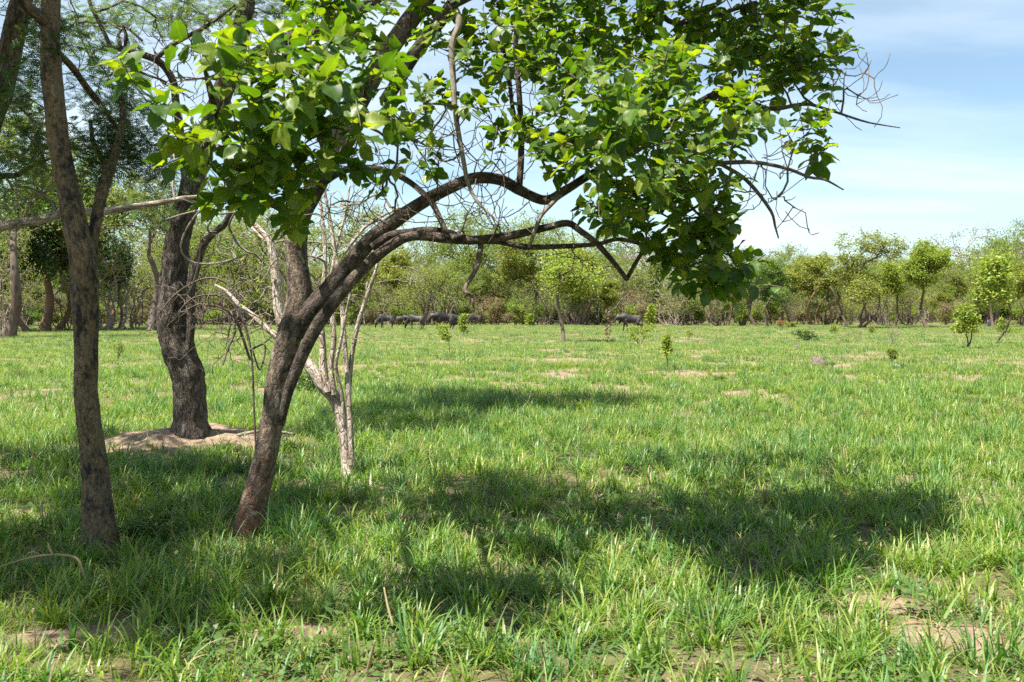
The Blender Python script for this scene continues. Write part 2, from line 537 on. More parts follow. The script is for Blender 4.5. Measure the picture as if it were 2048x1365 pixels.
M['termite'] = plain_mat('termite', (0.15, 0.065, 0.03), (0.28, 0.135, 0.07), 3.0, 0.95, 0.8, 0.05)
M['horn'] = plain_mat('horn', (0.20, 0.18, 0.16), (0.32, 0.29, 0.25), 9.0, 0.6, 0.2, 0.01)
M['mane'] = plain_mat('mane', (0.010, 0.010, 0.011), (0.022, 0.020, 0.020), 14.0, 0.7, 0.3, 0.01)


def hide_mat(dark=False):
    m, t, out = new_mat('wildebeest_hide')
    g = t.n('ShaderNodeTexCoord'); s = t.n('ShaderNodeSeparateXYZ'); t.l(g.outputs['Object'], s.inputs[0])
    wv = t.n('ShaderNodeTexWave', wave_type='BANDS', bands_direction='X')
    t.l(g.outputs['Object'], wv.inputs['Vector'])
    wv.inputs['Scale'].default_value = 2.6; wv.inputs['Distortion'].default_value = 2.5
    c = t.mix(t.noise(g.outputs['Object'], 4.0, 4), (0.032, 0.029, 0.026), (0.085, 0.076, 0.066))
    fr = t.ramp(s.outputs[0], [(0.0, 1.0), (0.22, 0.0)])          # brindle on the forequarters only
    c = t.mix(t.math('MULTIPLY', t.math('ADD', t.math('MULTIPLY', wv.outputs['Fac'], 0.5), 0.45), fr), c, (0.010, 0.010, 0.011))
    if dark: c = t.mix(t.ramp(s.outputs[0], [(0.22, 1.0), (0.40, 0.0)]), c, (0.010, 0.010, 0.011))
    hd = t.ramp(t.math('ADD', t.math('MULTIPLY', s.outputs[0], -1.0), 0.0), [(0.78, 0.0), (0.92, 1.0)])
    lg = t.ramp(s.outputs[2], [(0.42, 1.0), (0.60, 0.0)])
    c = t.mix(t.math('MAXIMUM', hd, t.math('MULTIPLY', lg, 0.75)), c, (0.022, 0.020, 0.019))
    p = t.n('ShaderNodeBsdfPrincipled'); t.l(c, p.inputs['Base Color'])
    p.inputs['Roughness'].default_value = 0.6; p.inputs['Specular IOR Level'].default_value = 0.35
    t.l(p.outputs[0], out.inputs[0])
    return m


M['hide'] = hide_mat()
M['hide_dark'] = hide_mat(True)


def ground_mat():
    m, t, out = new_mat('ground')
    g = t.n('ShaderNodeNewGeometry'); pos = g.outputs['Position']
    sa = t.attr("tint").outputs['Fac']                      # bare soil share, from the same map the grass uses
    n1 = t.noise(pos, 0.9, 5, 0.6); nf = t.noise(pos, 14.0, 6, 0.65); nff = t.noise(pos, 70.0, 4, 0.6)
    soil = t.mix(nf, (0.175, 0.116, 0.076), (0.355, 0.255, 0.175))
    soil = t.mix(t.math('MULTIPLY', t.ramp(nff, [(0.45, 0.0), (0.62, 1.0)]), 0.5), soil, (0.13, 0.088, 0.058))
    thatch = t.mix(nf, (0.070, 0.054, 0.030), (0.165, 0.130, 0.072))
    thatch = t.mix(t.ramp(nff, [(0.45, 0.0), (0.62, 0.8)]), thatch, (0.10, 0.115, 0.038))
    f = t.math('ADD', sa, t.math('MULTIPLY', t.math('SUBTRACT', nf, 0.5), 0.9))
    c = t.mix(t.ramp(f, [(0.30, 0.0), (0.62, 1.0)]), thatch, soil)
    p = t.n('ShaderNodeBsdfPrincipled'); t.l(c, p.inputs['Base Color'])
    p.inputs['Roughness'].default_value = 0.97; p.inputs['Specular IOR Level'].default_value = 0.15
    t.l(t.bump(t.math('ADD', nf, t.math('MULTIPLY', nff, 0.4)), 0.8, 0.03), p.inputs['Normal'])
    t.l(p.outputs[0], out.inputs[0])
    return m


M['ground'] = ground_mat()

# ------------------------------------------------------------------ ground
# bare patches seen in the photo: pixel ellipses laid on the ground
BARE_PX = [(1905, 1290, 150, 60, 1.5), (1760, 1215, 120, 30, 1.1), (1190, 1335, 60, 14, .5),
           (600, 1275, 130, 20, .95), (120, 1275, 180, 32, 1.15), (60, 1200, 90, 20, .6), (1850, 1090, 140, 22, .7), (1960, 1000, 90, 16, .7),
           (1800, 960, 160, 14, .55), (1130, 930, 70, 12, .6), (740, 975, 70, 14, .6), (960, 1060, 90, 20, .5), (300, 1040, 80, 22, .5),
           (760, 1110, 120, 25, .5), (70, 1030, 100, 22, .6), (420, 880, 190, 26, 1.0), (745, 862, 50, 8, .8), (1110, 722, 180, 7, .95), (1000, 745, 130, 6, .85),
           (1340, 745, 60, 7, 1.0), (1420, 716, 70, 5, .9), (1260, 735, 60, 6, .8), (860, 727, 110, 6, .8), (540, 710, 60, 5, .8), (290, 713, 40, 6, .9),
           (1640, 735, 60, 6, .8), (1880, 745, 80, 5, .7), (1720, 762, 70, 6, .6), (1180, 690, 120, 3, .6), (1500, 735, 90, 5, .6), (90, 915, 120, 12, .6),
           (1560, 1330, 80, 20, .5), (1300, 1210, 70, 18, .5), (1690, 1120, 70, 12, .6), (1100, 880, 40, 7, .6), (1950, 860, 90, 8, .5)]
BARE = []
for (px, py, rx, ry, s) in BARE_PX:
    c = gpt(px, py); a = gpt(px, py - ry)[1]; b = gpt(px, py + ry)[1]
    BARE.append((c[0], 0.5 * (a + b), 0.95 * rx * c[1] / F, 0.95 * max(0.18, 0.5 * (a - b)), (0.9 if py > 780 else 0.84) * s))


def bare(x, y):
    x = np.asarray(x, float); y = np.asarray(y, float)
    wob = (n2(x, y, 1.3, 3, 2.0) - 0.5) * 1.3
    v = np.zeros_like(x)
    for (cx_, cy_, rx, ry, s) in BARE:
        d = np.hypot((x - cx_) / rx, (y - cy_) / ry) + wob
        v = np.maximum(v, s * (1 - sstep(0.15, 1.2, d)))
    nz = n2(x, y, 0.42, 4, 31.0)
    v = np.maximum(v, (0.22 + 0.36 * sstep(14, 28, y)) * sstep(0.55, 0.66, nz))
    v = np.maximum(v, 0.7 * sstep(9, 24, y) * sstep(0.57, 0.68, n2(x, y, 0.8, 3, 83.0)))
    v = v * (0.55 + 1.2 * n2(x, y, 3.2, 3, 61.0))
    return np.clip(v, 0, 1)


def graded(parts):
    out = []
    for a, b, s in parts: out.append(np.arange(a, b, s))
    return np.concatenate(out)


xs = graded([(-1500, -150, 150), (-150, -34, 6), (-34, -9, 0.7), (-9, 9, 0.09), (9, 34, 0.7), (34, 150, 6), (150, 1501, 150)])
ys = graded([(-300, -20, 40), (-20, 2.5, 1.5), (2.5, 15, 0.09), (15, 40, 0.32), (40, 160, 2.0), (160, 400, 20), (400, 2001, 160)])
GX, GY = np.meshgrid(xs, ys)
gmb = MB()
nx_, ny_ = len(xs), len(ys)
gv = np.stack([GX, GY, gh(GX, GY)], -1).reshape(-1, 3)
ii = (np.arange(ny_ - 1)[:, None] * nx_ + np.arange(nx_ - 1)[None, :]).ravel()
gmb.add(gv, np.stack([ii, ii + 1, ii + nx_ + 1, ii + nx_], -1), tint=bare(GX, GY).ravel())
ground = tag(gmb.build('ground', M['ground']), 'grassy savanna ground with patches of bare tan soil', None, None, 'structure')

# ------------------------------------------------------------------ templates
def blade(h, w, lean, curve, az, ox, oy, seg=4, twist=0.0):
    """one grass blade as a tapering curved strip"""
    V = []; x = 0.0; z = 0.0; a = lean
    pts = [(0.0, 0.0)]
    for k in range(seg):
        x += math.sin(a) * h / seg; z += math.cos(a) * h / seg
        a += curve / seg * (0.35 + 1.3 * (k + 1) / seg); pts.append((x, z))
    for k, (px_, pz_) in enumerate(pts):
        f = k / seg
        ww = w * (1.0 if f < 0.3 else max(0.0, 1 - ((f - 0.3) / 0.7) ** 1.6)) * 0.5
        tw = twist * f
        if k == seg: V.append((px_, 0, pz_))
        else:
            V.append((px_ - ww * math.sin(tw) * 0.4, ww * math.cos(tw), pz_ + ww * 0.25)); V.append((px_ + ww * math.sin(tw) * 0.4, -ww * math.cos(tw), pz_ + ww * 0.25))
    V = np.array(V)
    ca, sa = math.cos(az), math.sin(az)
    V = np.stack([V[:, 0] * ca - V[:, 1] * sa + ox, V[:, 0] * sa + V[:, 1] * ca + oy, V[:, 2]], -1)
    Q = [(2 * k, 2 * k + 1, 2 * k + 3, 2 * k + 2) for k in range(seg - 1)]
    T = [(2 * seg - 2, 2 * seg - 1, 2 * seg)]
    return V, Q, T


def clump(n, rad, h0, h1, w0, w1, lean=0.7, curve=1.5, seg=4, dry=0.0, r=None):
    r = r or random
    mb = MB()
    for k in range(n):
        q = rad * math.sqrt(r.random()); th = r.uniform(0, 2 * math.pi)
        az = th + r.gauss(0, 0.9)
        V, Q, T = blade(r.uniform(h0, h1), r.uniform(w0, w1), abs(r.gauss(0, lean * 0.6)) + 0.05, r.uniform(0.2, curve), az, q * math.cos(th), q * math.sin(th), seg, r.uniform(-1, 1))
        mb.add(V, Q, T, tint=r.random(), m=1 if r.random() < dry else 0)
    return mb


def leaf_template(wid=0.40, fold=0.22, wavy=0.05, droop=0.25, tip=1.0, seed=0, lobes=0.04):
    """ovate leaf, unit length along +X: halves arch up from the midrib, margin wavy and uneven, tip pointed"""
    r = random.Random(seed)
    xsn = [0.0, 0.10, 0.25, 0.42, 0.60, 0.78, 0.90, tip]
    ws = [0.06, 0.66, 0.95, 1.0, 0.80, 0.48, 0.22, 0.0]
    side = r.uniform(-0.10, 0.10); tw_ = r.uniform(-0.25, 0.25)
    V = []; n = len(xsn)
    for k, x in enumerate(xsn):
        z = -droop * x * x + 0.02 * math.sin(5 * x + seed); y0 = side * x * x
        V.append((x, y0, z))
        if k == n - 1: break
        for s in (1, -1):
            w = wid * ws[k] * (1 + r.uniform(-0.18, 0.14))
            V.append((x - 0.02, y0 + s * w * 0.55, z + fold * w * 0.75 + s * tw_ * x * w * 0.4))
            V.append((x + r.uniform(-lobes, lobes) - (0.07 if k == 1 else 0), y0 + s * w, z + fold * w * 0.7 + s * tw_ * x * w + r.uniform(-wavy, wavy)))
    T = []
    for k in range(n - 1):
        a = 5 * k; b = 5 * (k + 1)
        for o1, o2, flip in ((1, 2, 0), (3, 4, 1)):
            if k < n - 2: q = [(a, b, b + o1), (a, b + o1, a + o1), (a + o1, b + o1, b + o2), (a + o1, b + o2, a + o2)]
            else: q = [(a, b, a + o1), (a + o1, b, a + o2)]
            T += [(u, w_, v) for (u, v, w_) in q] if flip else q
    return np.array(V), np.array(T)


BROAD = [leaf_template(0.40 + 0.05 * (k % 3), 0.16 + 0.07 * (k % 4), 0.05, 0.10 + 0.10 * (k % 3), 1.0 + 0.06 * (k % 2), k, 0.05) for k in range(8)]


def small_leaf(wid, droop, seed):
    return np.array([(0, 0, 0), (0.45, wid, 0.06), (1, 0, -droop), (0.45, -wid, 0.06)]), np.array([(0, 1, 3), (1, 2, 3)])


OVATE = [small_leaf(0.30, 0.15, 0), small_leaf(0.36, 0.3, 1), small_leaf(0.25, 0.05, 2)]


def feather(np_, seed):
    """feathery compound leaf: narrow pinnae along a drooping rachis (unit length)"""
    r = random.Random(seed); V = []; T = []
    for k in range(np_):
        x = 0.12 + 0.88 * k / (np_ - 1); z = -0.22 * x * x
        for s in (1, -1):
            L = 0.34 * math.sin(math.pi * (0.18 + 0.72 * k / (np_ - 1))) * r.uniform(0.85, 1.1); w = 0.045
            b = len(V); dx = 0.10 * L / 0.3
            V += [(x - w, s * 0.01, z), (x + w, s * 0.01, z), (x + w + dx, s * L, z - 0.06 * L + r.uniform(-.03, .03)), (x - w * 0.4 + dx, s * L, z - 0.06 * L)]
            T += [(b, b + 1, b + 2), (b, b + 2, b + 3)]
    b = len(V)
    V += [(0, 0.012, 0), (0, -0.012, 0), (1, 0, -0.22)]; T += [(b, b + 1, b + 2)]
    return np.array(V), np.array(T)


FEATHER = [feather(7, 1), feather(8, 2), feather(6, 3)]


# ------------------------------------------------------------------ scattering (only for what nobody could count)
def gn_scatter(name, P, rotz, tilt, scl, idx, meshes, label):
    c = bpy.data.collections.new(name + "_pieces")
    for k, me in enumerate(meshes):
        o = bpy.data.objects.new("%s_piece_%02d" % (name, k), me); c.objects.link(o)
    me = bpy.data.meshes.new(name)
    n = len(P)
    me.vertices.add(n); me.vertices.foreach_set("co", np.asarray(P, np.float32).ravel())
    a = me.attributes.new("rot", 'FLOAT_VECTOR', 'POINT')
    rv = np.zeros((n, 3), np.float32); rv[:, 2] = rotz; rv[:, 0] = tilt
    a.data.foreach_set("vector", rv.ravel())
    a = me.attributes.new("scl", 'FLOAT', 'POINT'); a.data.foreach_set("value", np.asarray(scl, np.float32))
    a = me.attributes.new("idx", 'INT', 'POINT'); a.data.foreach_set("value", np.asarray(idx, np.int32))
    o = link(name, me)
    g = bpy.data.node_groups.new(name + "_nodes", 'GeometryNodeTree')
    g.interface.new_socket("Geometry", in_out='INPUT', socket_type='NodeSocketGeometry')
    g.interface.new_socket("Geometry", in_out='OUTPUT', socket_type='NodeSocketGeometry')
    N = g.nodes
    gi = N.new('NodeGroupInput'); go = N.new('NodeGroupOutput')
    ip = N.new('GeometryNodeInstanceOnPoints')
    ci = N.new('GeometryNodeCollectionInfo')
    ci.inputs['Collection'].default_value = c
    ci.inputs['Separate Children'].default_value = True
    ci.inputs['Reset Children'].default_value = True

    def named(nm, typ):
        q = N.new('GeometryNodeInputNamedAttribute'); q.data_type = typ; q.inputs['Name'].default_value = nm
        return next(s for s in q.outputs if s.enabled and s.name == 'Attribute')
    e2r = N.new('FunctionNodeEulerToRotation')
    g.links.new(named("rot", 'FLOAT_VECTOR'), e2r.inputs[0])
    g.links.new(gi.outputs[0], ip.inputs['Points'])
    g.links.new(ci.outputs[0], ip.inputs['Instance'])
    ip.inputs['Pick Instance'].default_value = True
    g.links.new(named("idx", 'INT'), ip.inputs['Instance Index'])
    g.links.new(e2r.outputs[0], ip.inputs['Rotation'])
    g.links.new(named("scl", 'FLOAT'), ip.inputs['Scale'])
    g.links.new(ip.outputs[0], go.inputs[0])
    md = o.modifiers.new("scatter", 'NODES'); md.node_group = g
    tag(o, label, None, None, 'stuff')
    return o


def fan(y0, y1, per_m2, side=0.60, extra=1.2):
    area = side * (y1 * y1 - y0 * y0) + 2 * extra * (y1 - y0)
    n = int(area * per_m2)
    y = np.sqrt(rng.uniform(y0 * y0, y1 * y1, n))
    x = rng.uniform(-1, 1, n) * (side * y + extra)
    return x, y


R = random.Random(5)
G = []
gm = [M['grass'], M['grass_dry']]
gb = [M['grass_blue'], M['grass_dry']]
for k in range(5): G.append(clump(10, 0.07, 0.05, 0.14, 0.005, 0.009, 1.1, 1.9, 3, 0.08, R).mesh('short_%d' % k, gm, False))           # 0-4
for k in range(5): G.append(clump(26, 0.055, 0.13, 0.34, 0.008, 0.015, 1.25, 2.4, 5, 0.04, R).mesh('tuft_%d' % k, gm, False))            # 5-9
for k in range(4): G.append(clump(44, 0.10, 0.20, 0.46, 0.008, 0.014, 1.1, 2.3, 6, 0.03, R).mesh('tall_%d' % k, gb, False))            # 10-13
for k in range(4): G.append(clump(46, 0.42, 0.06, 0.17, 0.011, 0.018, 0.7, 1.4, 3, 0.06, R).mesh('patch_%d' % k, [M['grass_far'], M['grass_dry']], False))            # 14-17
for k in range(2): G.append(clump(4, 0.05, 0.15, 0.42, 0.003, 0.005, 0.8, 0.8, 4, 1.0, R).mesh('straw_%d' % k, gm, False))              # 18-19
for k in range(3): G.append(clump(12, 0.06, 0.10, 0.28, 0.012, 0.022, 1.6, 2.2, 5, 0.05, R).mesh('broad_%d' % k, gb, False))            # 20-22


def herb(seed):
    r = random.Random(seed); mb = MB()
    n = r.randint(8, 14); P = []; D = []; S = []
    for k in range(n):
        th = r.uniform(0, 6.28); z = r.uniform(0.01, 0.10)
        P.append((0.03 * math.cos(th), 0.03 * math.sin(th), z)); D.append((math.cos(th), math.sin(th), r.uniform(0.0, 0.7))); S.append(r.uniform(0.025, 0.06))
    P = np.array(P); D = np.array(D)
    scatter_leaves(mb, OVATE, P, frames(D, np.tile([0, 0, 1.0], (n, 1)) + 0.2), np.array(S), rng.random(n))
    return mb.mesh('herb_%d' % seed, [M['leaf_green']], False)


for k in range(4): G.append(herb(k))
for k in range(4): G.append(clump(44, 0.26, 0.12, 0.30, 0.013, 0.020, 0.8, 1.8, 4, 0.02, R).mesh('fartuft_%d' % k, gb, False))   # 27-30
#                                                                                                     # 23-26

allP = []; allR = []; allT = []; allS = []; allI = []


def sow(x, y, keep, idx_lo, idx_hi, s0, s1, sink=0.0):
    w = rng.random(len(x)) < keep
    x = x[w]; y = y[w]; n = len(x)
    allP.append(np.stack([x, y, gh(x, y) - sink], -1)); allR.append(rng.uniform(0, 6.28, n)); allT.append(rng.normal(0, 0.08, n))
    allS.append(rng.uniform(s0, s1, n)); allI.append(rng.integers(idx_lo, idx_hi + 1, n))


def lush(x, y):
    """taller growth in the photo's mid-ground left of centre, patchy elsewhere"""
    v = sstep(0.44, 0.58, n2(x, y, 0.33, 3, 12.0)) * sstep(0.30, 0.52, n2(x, y, 1.4, 2, 90.0))
    v = np.maximum(v, 0.9 * np.exp(-(((x + 0.6) / 4.5) ** 2 + ((y - 17) / 6.0) ** 2)))
    return np.clip(v, 0, 1)


for (y0, y1, d, sc0, sc1) in ((3.2, 9, 95, 0.7, 1.3), (9, 16, 60, 0.8, 1.35), (16, 30, 24, 0.9, 1.6), (30, 45, 10, 1.1, 1.7)):
    x, y = fan(y0, y1, d); b = bare(x, y)
    gap = np.clip(0.38 + 1.5 * (n2(x, y, 1.5, 3, 52.0) - 0.28), 0.25, 1)
    sow(x, y, np.clip(1.0 - 1.05 * b, 0.02, 1) * gap, 0, 4, sc0, sc1)
for (y0, y1, d, sc0, sc1) in ((3.2, 9, 50, 0.45, 1.0), (9, 16, 40, 0.45, 1.0), (16, 30, 24, 0.55, 1.1), (30, 50, 8, 0.6, 1.0)):
    x, y = fan(y0, y1, d); b = bare(x, y)
    sow(x, y, np.clip((0.28 + 0.75 * lush(x, y)) * (1 - 1.1 * b), 0, 1), 5, 9, sc0, sc1)
for (y0, y1, d, sc0, sc1) in ((3.2, 9, 7, 0.45, 0.85), (9, 16, 9, 0.45, 0.95), (16, 30, 8, 0.5, 0.95), (30, 60, 1.2, 0.6, 0.9)):
    x, y = fan(y0, y1, d); b = bare(x, y)
    sow(x, y, np.clip((0.10 + 0.9 * lush(x, y) ** 2) * (1 - 1.3 * b), 0, 1), 10, 13, sc0, sc1)
for (y0, y1, d, sc0, sc1) in ((14, 30, 2.0, 0.7, 1.0), (30, 60, 4.6, 0.7, 1.15), (60, 120, 3.6, 0.7, 1.2), (120, 190, 0.8, 0.9, 1.5)):
    x, y = fan(y0, y1, d); b = bare(x, y)
    sow(x, y, np.clip(1 - 0.95 * b, 0.03, 1), 14, 17, sc0, sc1)
for (y0, y1, d, sc0, sc1) in ((20, 45, 0.9, 0.5, 1.0), (45, 115, 0.42, 0.6, 1.25)):
    x, y = fan(y0, y1, d); b = bare(x, y)
    sow(x, y, np.clip(0.25 + 1.2 * sstep(.42, .6, n2(x, y, 0.22, 3, 71.0)), 0, 1), 27, 30, sc0, sc1)
for (y0, y1, d) in ((3.2, 12, 1.3), (12, 30, 0.5)):
    x, y = fan(y0, y1, d); sow(x, y, np.full(len(x), 0.7), 18, 19, 0.6, 1.1)
for (y0, y1, d) in ((3.2, 8, 20.0), (8, 14, 9), (14, 24, 4)):
    x, y = fan(y0, y1, d); sow(x, y, np.clip(0.8 - bare(x, y), 0, 1), 20, 22, 0.6, 1.0)
for (y0, y1, d) in ((3.2, 9, 16), (9, 18, 7)):
    x, y = fan(y0, y1, d); sow(x, y, np.clip(0.9 - bare(x, y), 0.1, 1) * sstep(0.4, 0.6, n2(x, y, 0.9, 2, 44.0)), 23, 26, 0.7, 1.4)
gn_scatter('grass', np.concatenate(allP), np.concatenate(allR), np.concatenate(allT), np.concatenate(allS), np.concatenate(allI), G,
           'fresh green savanna grass covering the clearing in uneven tufts')

# dead leaves and straw on the soil
Lm = []
for k in range(4):
    mb = MB(); n = 7
    P = np.stack([rng.normal(0, 0.10, n), rng.normal(0, 0.10, n), rng.uniform(0.004, 0.018, n)], -1)
    D = np.stack([rng.normal(size=n), rng.normal(size=n), rng.normal(0, 0.12, n)], -1)
    scatter_leaves(mb, OVATE, P, frames(D, np.tile([0, 0, 1.0], (n, 1)) + rng.normal(0, 0.25, (n, 3))), rng.uniform(0.02, 0.055, n), rng.random(n))
    for q in range(4):
        V, Q, T = blade(R.uniform(0.06, 0.2), 0.004, 1.45, 0.1, R.uniform(0, 6.28), R.gauss(0, .1), R.gauss(0, .1), 3)
        mb.add(V + [0, 0, 0.008], Q, T, tint=R.random())
    Lm.append(mb.mesh('litter_%d' % k, [M['litter']], False))
x, y = fan(3.2, 18, 16.0)
w = rng.random(len(x)) < np.clip(0.35 + bare(x, y) * 0.5, 0, 1)
x = x[w]; y = y[w]
gn_scatter('leaf_litter', np.stack([x, y, gh(x, y)], -1), rng.uniform(0, 6.28, len(x)), np.zeros(len(x)), rng.uniform(0.7, 1.3, len(x)),
           rng.integers(0, 4, len(x)), Lm, 'dry fallen leaves and straw scattered between the grass')


# ------------------------------------------------------------------ hero trees
def pxpath(rows, step=0.03):
    """rows (px, py, width px, depth) -> resampled points, radii"""
    c = np.array([[*at(a, b, d), 0.5 * w_ * d / F] for (a, b, w_, d) in rows])
    q = catmull(c, step)
    return q[:, :3], np.maximum(q[:, 3], 0.0015)


def lumps(a1=0.10, f1=5.0, a2=0.05, f2=26.0, st=0.35, ridge=0.0):
    def d(bk, Rr):
        q = bk * np.array([1, 1, st])
        v = a1 * 2 * (fbm(bk * f1 * np.array([1, 1, 0.6]), 2) - 0.5) + a2 * 2 * (fbm(q * f2, 3) - 0.5)
        if ridge: v = v + ridge * (np.abs(2 * fbm(q * f2 * 0.8 + 5, 2) - 1) - 0.25)
        return v
    return d


def flare(P, Rr, base_z, k=0.55, h=0.16):
    return Rr * (1 + k * np.exp(-np.maximum(P[:, 2] - base_z, 0) / h))


def stem(name, rows, mat, parent, sk, disp, sides=28, step=0.03, root=False, pid=-1, nodestep=0.09):
    P, Rr = pxpath(rows, step)
    if root:
        Rr = flare(P, Rr, P[0, 2])
        P = np.vstack([P[:1] - [0, 0, 0.25], P]); Rr = np.concatenate([Rr[:1] * 1.05, Rr])
    mb = MB(); tube(mb, P, Rr, sides, disp)
    o = mb.build(name, mat, parent)
    if sk is not None:
        k = max(1, int(nodestep / step))
        sk.path(P[::k], Rr[::k], pid)
    return o


def rows(d, *pts, w=None):
    """shorthand: rows at one depth, or depth running from d[0] to d[1]"""
    n = len(pts); out = []
    for i, p in enumerate(pts):
        dd = d if not isinstance(d, tuple) else d[0] + (d[1] - d[0]) * i / (n - 1)
        out.append((p[0], p[1], p[2], dd))
    return out


def local(root):
    """move all children meshes so that the root Empty sits at the thing's base"""
    off = Vector(root.location)
    for ch in root.children:
        if ch.type == 'MESH' and ch.parent is root:
            ch.location = ch.location - off


# ---- tree D: the leaning broad-leaved tree in the middle
pD = gpt(497, 1078)
treeD = empty('broadleaf_tree', pD)
tag(treeD, 'leaning broad-leaved tree with long arching limbs and large glossy leaves', 'tree')
skD = Skel()
dD = lumps(0.12, 5.0, 0.07, 22.0, 0.45)
dL = lumps(0.07, 9.0, 0.04, 34.0, 0.4)
dB = pD[1]
stem('trunk', rows((dB, dB - 0.1), (492, 1092, 56), (503, 1030, 51), (518, 970, 47), (536, 890, 45), (549, 810, 45), (558, 750, 47), (573, 690, 51), (592, 635, 54), (600, 590, 51),
                   (594, 530, 45.0), (592, 480, 45.0), (600, 430, 44.1), (626, 385, 41.4), (655, 325, 40.5), (690, 250, 39.6), (735, 172, 38.7), (771, 110, 37.8), (815, 48, 36.0), (850, 0, 34.2), (900, -80, 30.6), (940, -170, 25.2), (960, -260, 18.0)),
     M['bark_grey'], treeD, skD, dD, 36, 0.022, True)
stem('limb', rows((dB - .05, 6.6), (596, 668, 38.5), (622, 622, 41.6), (660, 580, 40.1), (700, 530, 35.4), (740, 482, 32.4), (790, 442, 29.3), (850, 402, 26.2), (900, 376, 24.6), (950, 357, 23.9), (1000, 360, 22.3), (1040, 381, 20.8),
                  (1090, 401, 19.3), (1132, 380, 17.7), (1180, 350, 16.2), (1230, 325, 14.6), (1290, 290, 12.3), (1350, 240, 10.0), (1420, 190, 7.7), (1500, 170, 5.4)), M['bark_limb'], treeD, skD, dL, 28, 0.022)
stem('limb', rows((dB - .18, 6.7), (562, 850, 15.4), (575, 790, 19.7), (591, 745, 23.1), (612, 695, 24.6), (642, 640, 26.2), (692, 575, 23.9), (742, 523, 22.3), (792, 485, 21.6), (832, 472, 20.0), (900, 478, 19.3), (960, 480, 18.5), (1030, 470, 16.9),
                  (1090, 456, 14.6), (1135, 447, 13.9), (1160, 462, 13.1), (1192, 486, 12.3), (1223, 520, 10.8), (1254, 560, 9.2)), M['bark_limb'], treeD, skD, dL, 26, 0.022)
stem('limb', rows((7.1, 6.9), (745, 495, 18.5), (780, 472, 16.2), (820, 465, 14.6), (857, 461, 14.6), (898, 466, 13.1), (940, 480, 13.1), (1000, 484, 12.3), (1050, 494, 11.5), (1104, 494, 10.8), (1192, 489, 9.2), (1240, 479, 8.5), (1302, 497, 7.0), (1345, 530, 6.1), (1390, 545, 5.4), (1440, 560, 3.8)),
     M['bark_limb'], treeD, skD, dL, 18, 0.025)
stem('limb', rows((6.75, 6.2), (1254, 558, 9.2), (1272, 525, 8.5), (1292, 495, 7.7), (1322, 462, 7.0), (1362, 432, 6.1), (1402, 407, 5.4), (1450, 360, 3.8)), M['bark_limb'], treeD, skD, dL, 14, 0.03)
stem('limb', rows((7.2, 6.9), (605, 405, 17.1), (640, 372, 15.4), (680, 345, 13.7), (720, 336, 12.8), (770, 341, 12.0), (820, 365, 12.0), (860, 402, 12.0), (880, 438, 12.0), (896, 476, 12.0)), M['bark_limb'], treeD, skD, dL, 14, 0.03)
stem('limb', rows((7.2, 5.0), (598, 440, 24), (570, 420, 20), (530, 395, 20), (490, 345, 19), (450, 275, 17), (425, 200, 13), (410, 140, 8)), M['bark_limb'], treeD, skD, dL, 14, 0.03)
stem('limb', rows((7.0, 5.0), (640, 370, 22), (655, 320, 20), (640, 270, 18), (610, 220, 16), (590, 170, 13), (570, 110, 9)), M['bark_limb'], treeD, skD, dL, 14, 0.03)
stem('limb', rows((7.0, 5.0), (655, 340, 18), (690, 300, 18), (720, 250, 16), (730, 200, 12), (735, 150, 8)), M['bark_limb'], treeD, skD, dL, 14, 0.03)
stem('limb', rows((7.0, 6.9), (768, 205, 26), (800, 157, 26), (832, 104, 26), (882, 40, 26), (912, 0, 25), (960, -60, 22), (1030, -120, 18), (1110, -170, 13)), M['bark_limb'], treeD, skD, dL, 20, 0.025)
stem('limb', rows((6.95, 6.9), (1038, 378, 14), (1042, 322, 13), (1042, 256, 12), (1038, 183, 11), (1031, 91, 10), (1042, 0, 8), (1060, -70, 6)), M['bark_limb'], treeD, skD, dL, 12, 0.03)
stem('limb', rows((6.93, 7.0), (1042, 262, 9), (1026, 220, 9), (1017, 146, 8), (1000, 70, 6)), M['bark_limb'], treeD, skD, dL, 10, 0.03)
stem('limb', rows((6.8, 7.2), (900, 10, 22), (1010, -40, 20), (1130, -60, 18), (1240, -30, 16), (1307, 9, 13), (1337, 42, 11), (1373, 45, 10), (1434, 31, 8), (1513, 4, 6)), M['bark_limb'], treeD, skD, dL, 14, 0.03)
stem('limb', rows((6.65, 7.1), (1200, 340, 14), (1260, 290, 13), (1310, 240, 13), (1364, 220, 13), (1399, 220, 12), (1425, 194, 12), (1483, 197, 10), (1540, 218, 9), (1606, 209, 8), (1641, 215, 6), (1724, 242, 4), (1762, 250, 3), (1800, 256, 2)), M['bark_limb'], treeD, skD, dL, 12, 0.03)
stem('limb', rows((6.4, 6.3), (1330, 345, 11), (1400, 330, 10), (1474, 325, 9), (1518, 326, 8), (1575, 338, 7), (1619, 355, 6), (1650, 360, 5), (1687, 380, 3)), M['bark_twig'], treeD, skD, None, 8, 0.03)
stem('limb', rows((6.35, 6.3), (1440, 328, 8), (1482, 352, 8), (1509, 378, 8), (1535, 412, 7), (1546, 432, 6), (1550, 452, 5), (1557, 477, 3)), M['bark_twig'], treeD, None, None, 8, 0.03)
stem('limb', rows((6.95, 6.7), (962, 488, 13), (958, 516, 12), (950, 543, 10), (930, 579, 8), (944, 596, 6), (948, 625, 3)), M['bark_twig'], treeD, skD, dL, 10, 0.03)
stem('dead_branch', rows((6.85, 6.6), (900, 8, 13), (912, 22, 15), (918, 48, 14), (904, 92, 13), (907, 165, 12), (911, 227, 11), (925, 311, 10), (936, 366, 9), (954, 403, 7), (983, 432, 5), (1000, 450, 3)), M['bark_dead'], treeD, skD, dL, 10, 0.03)

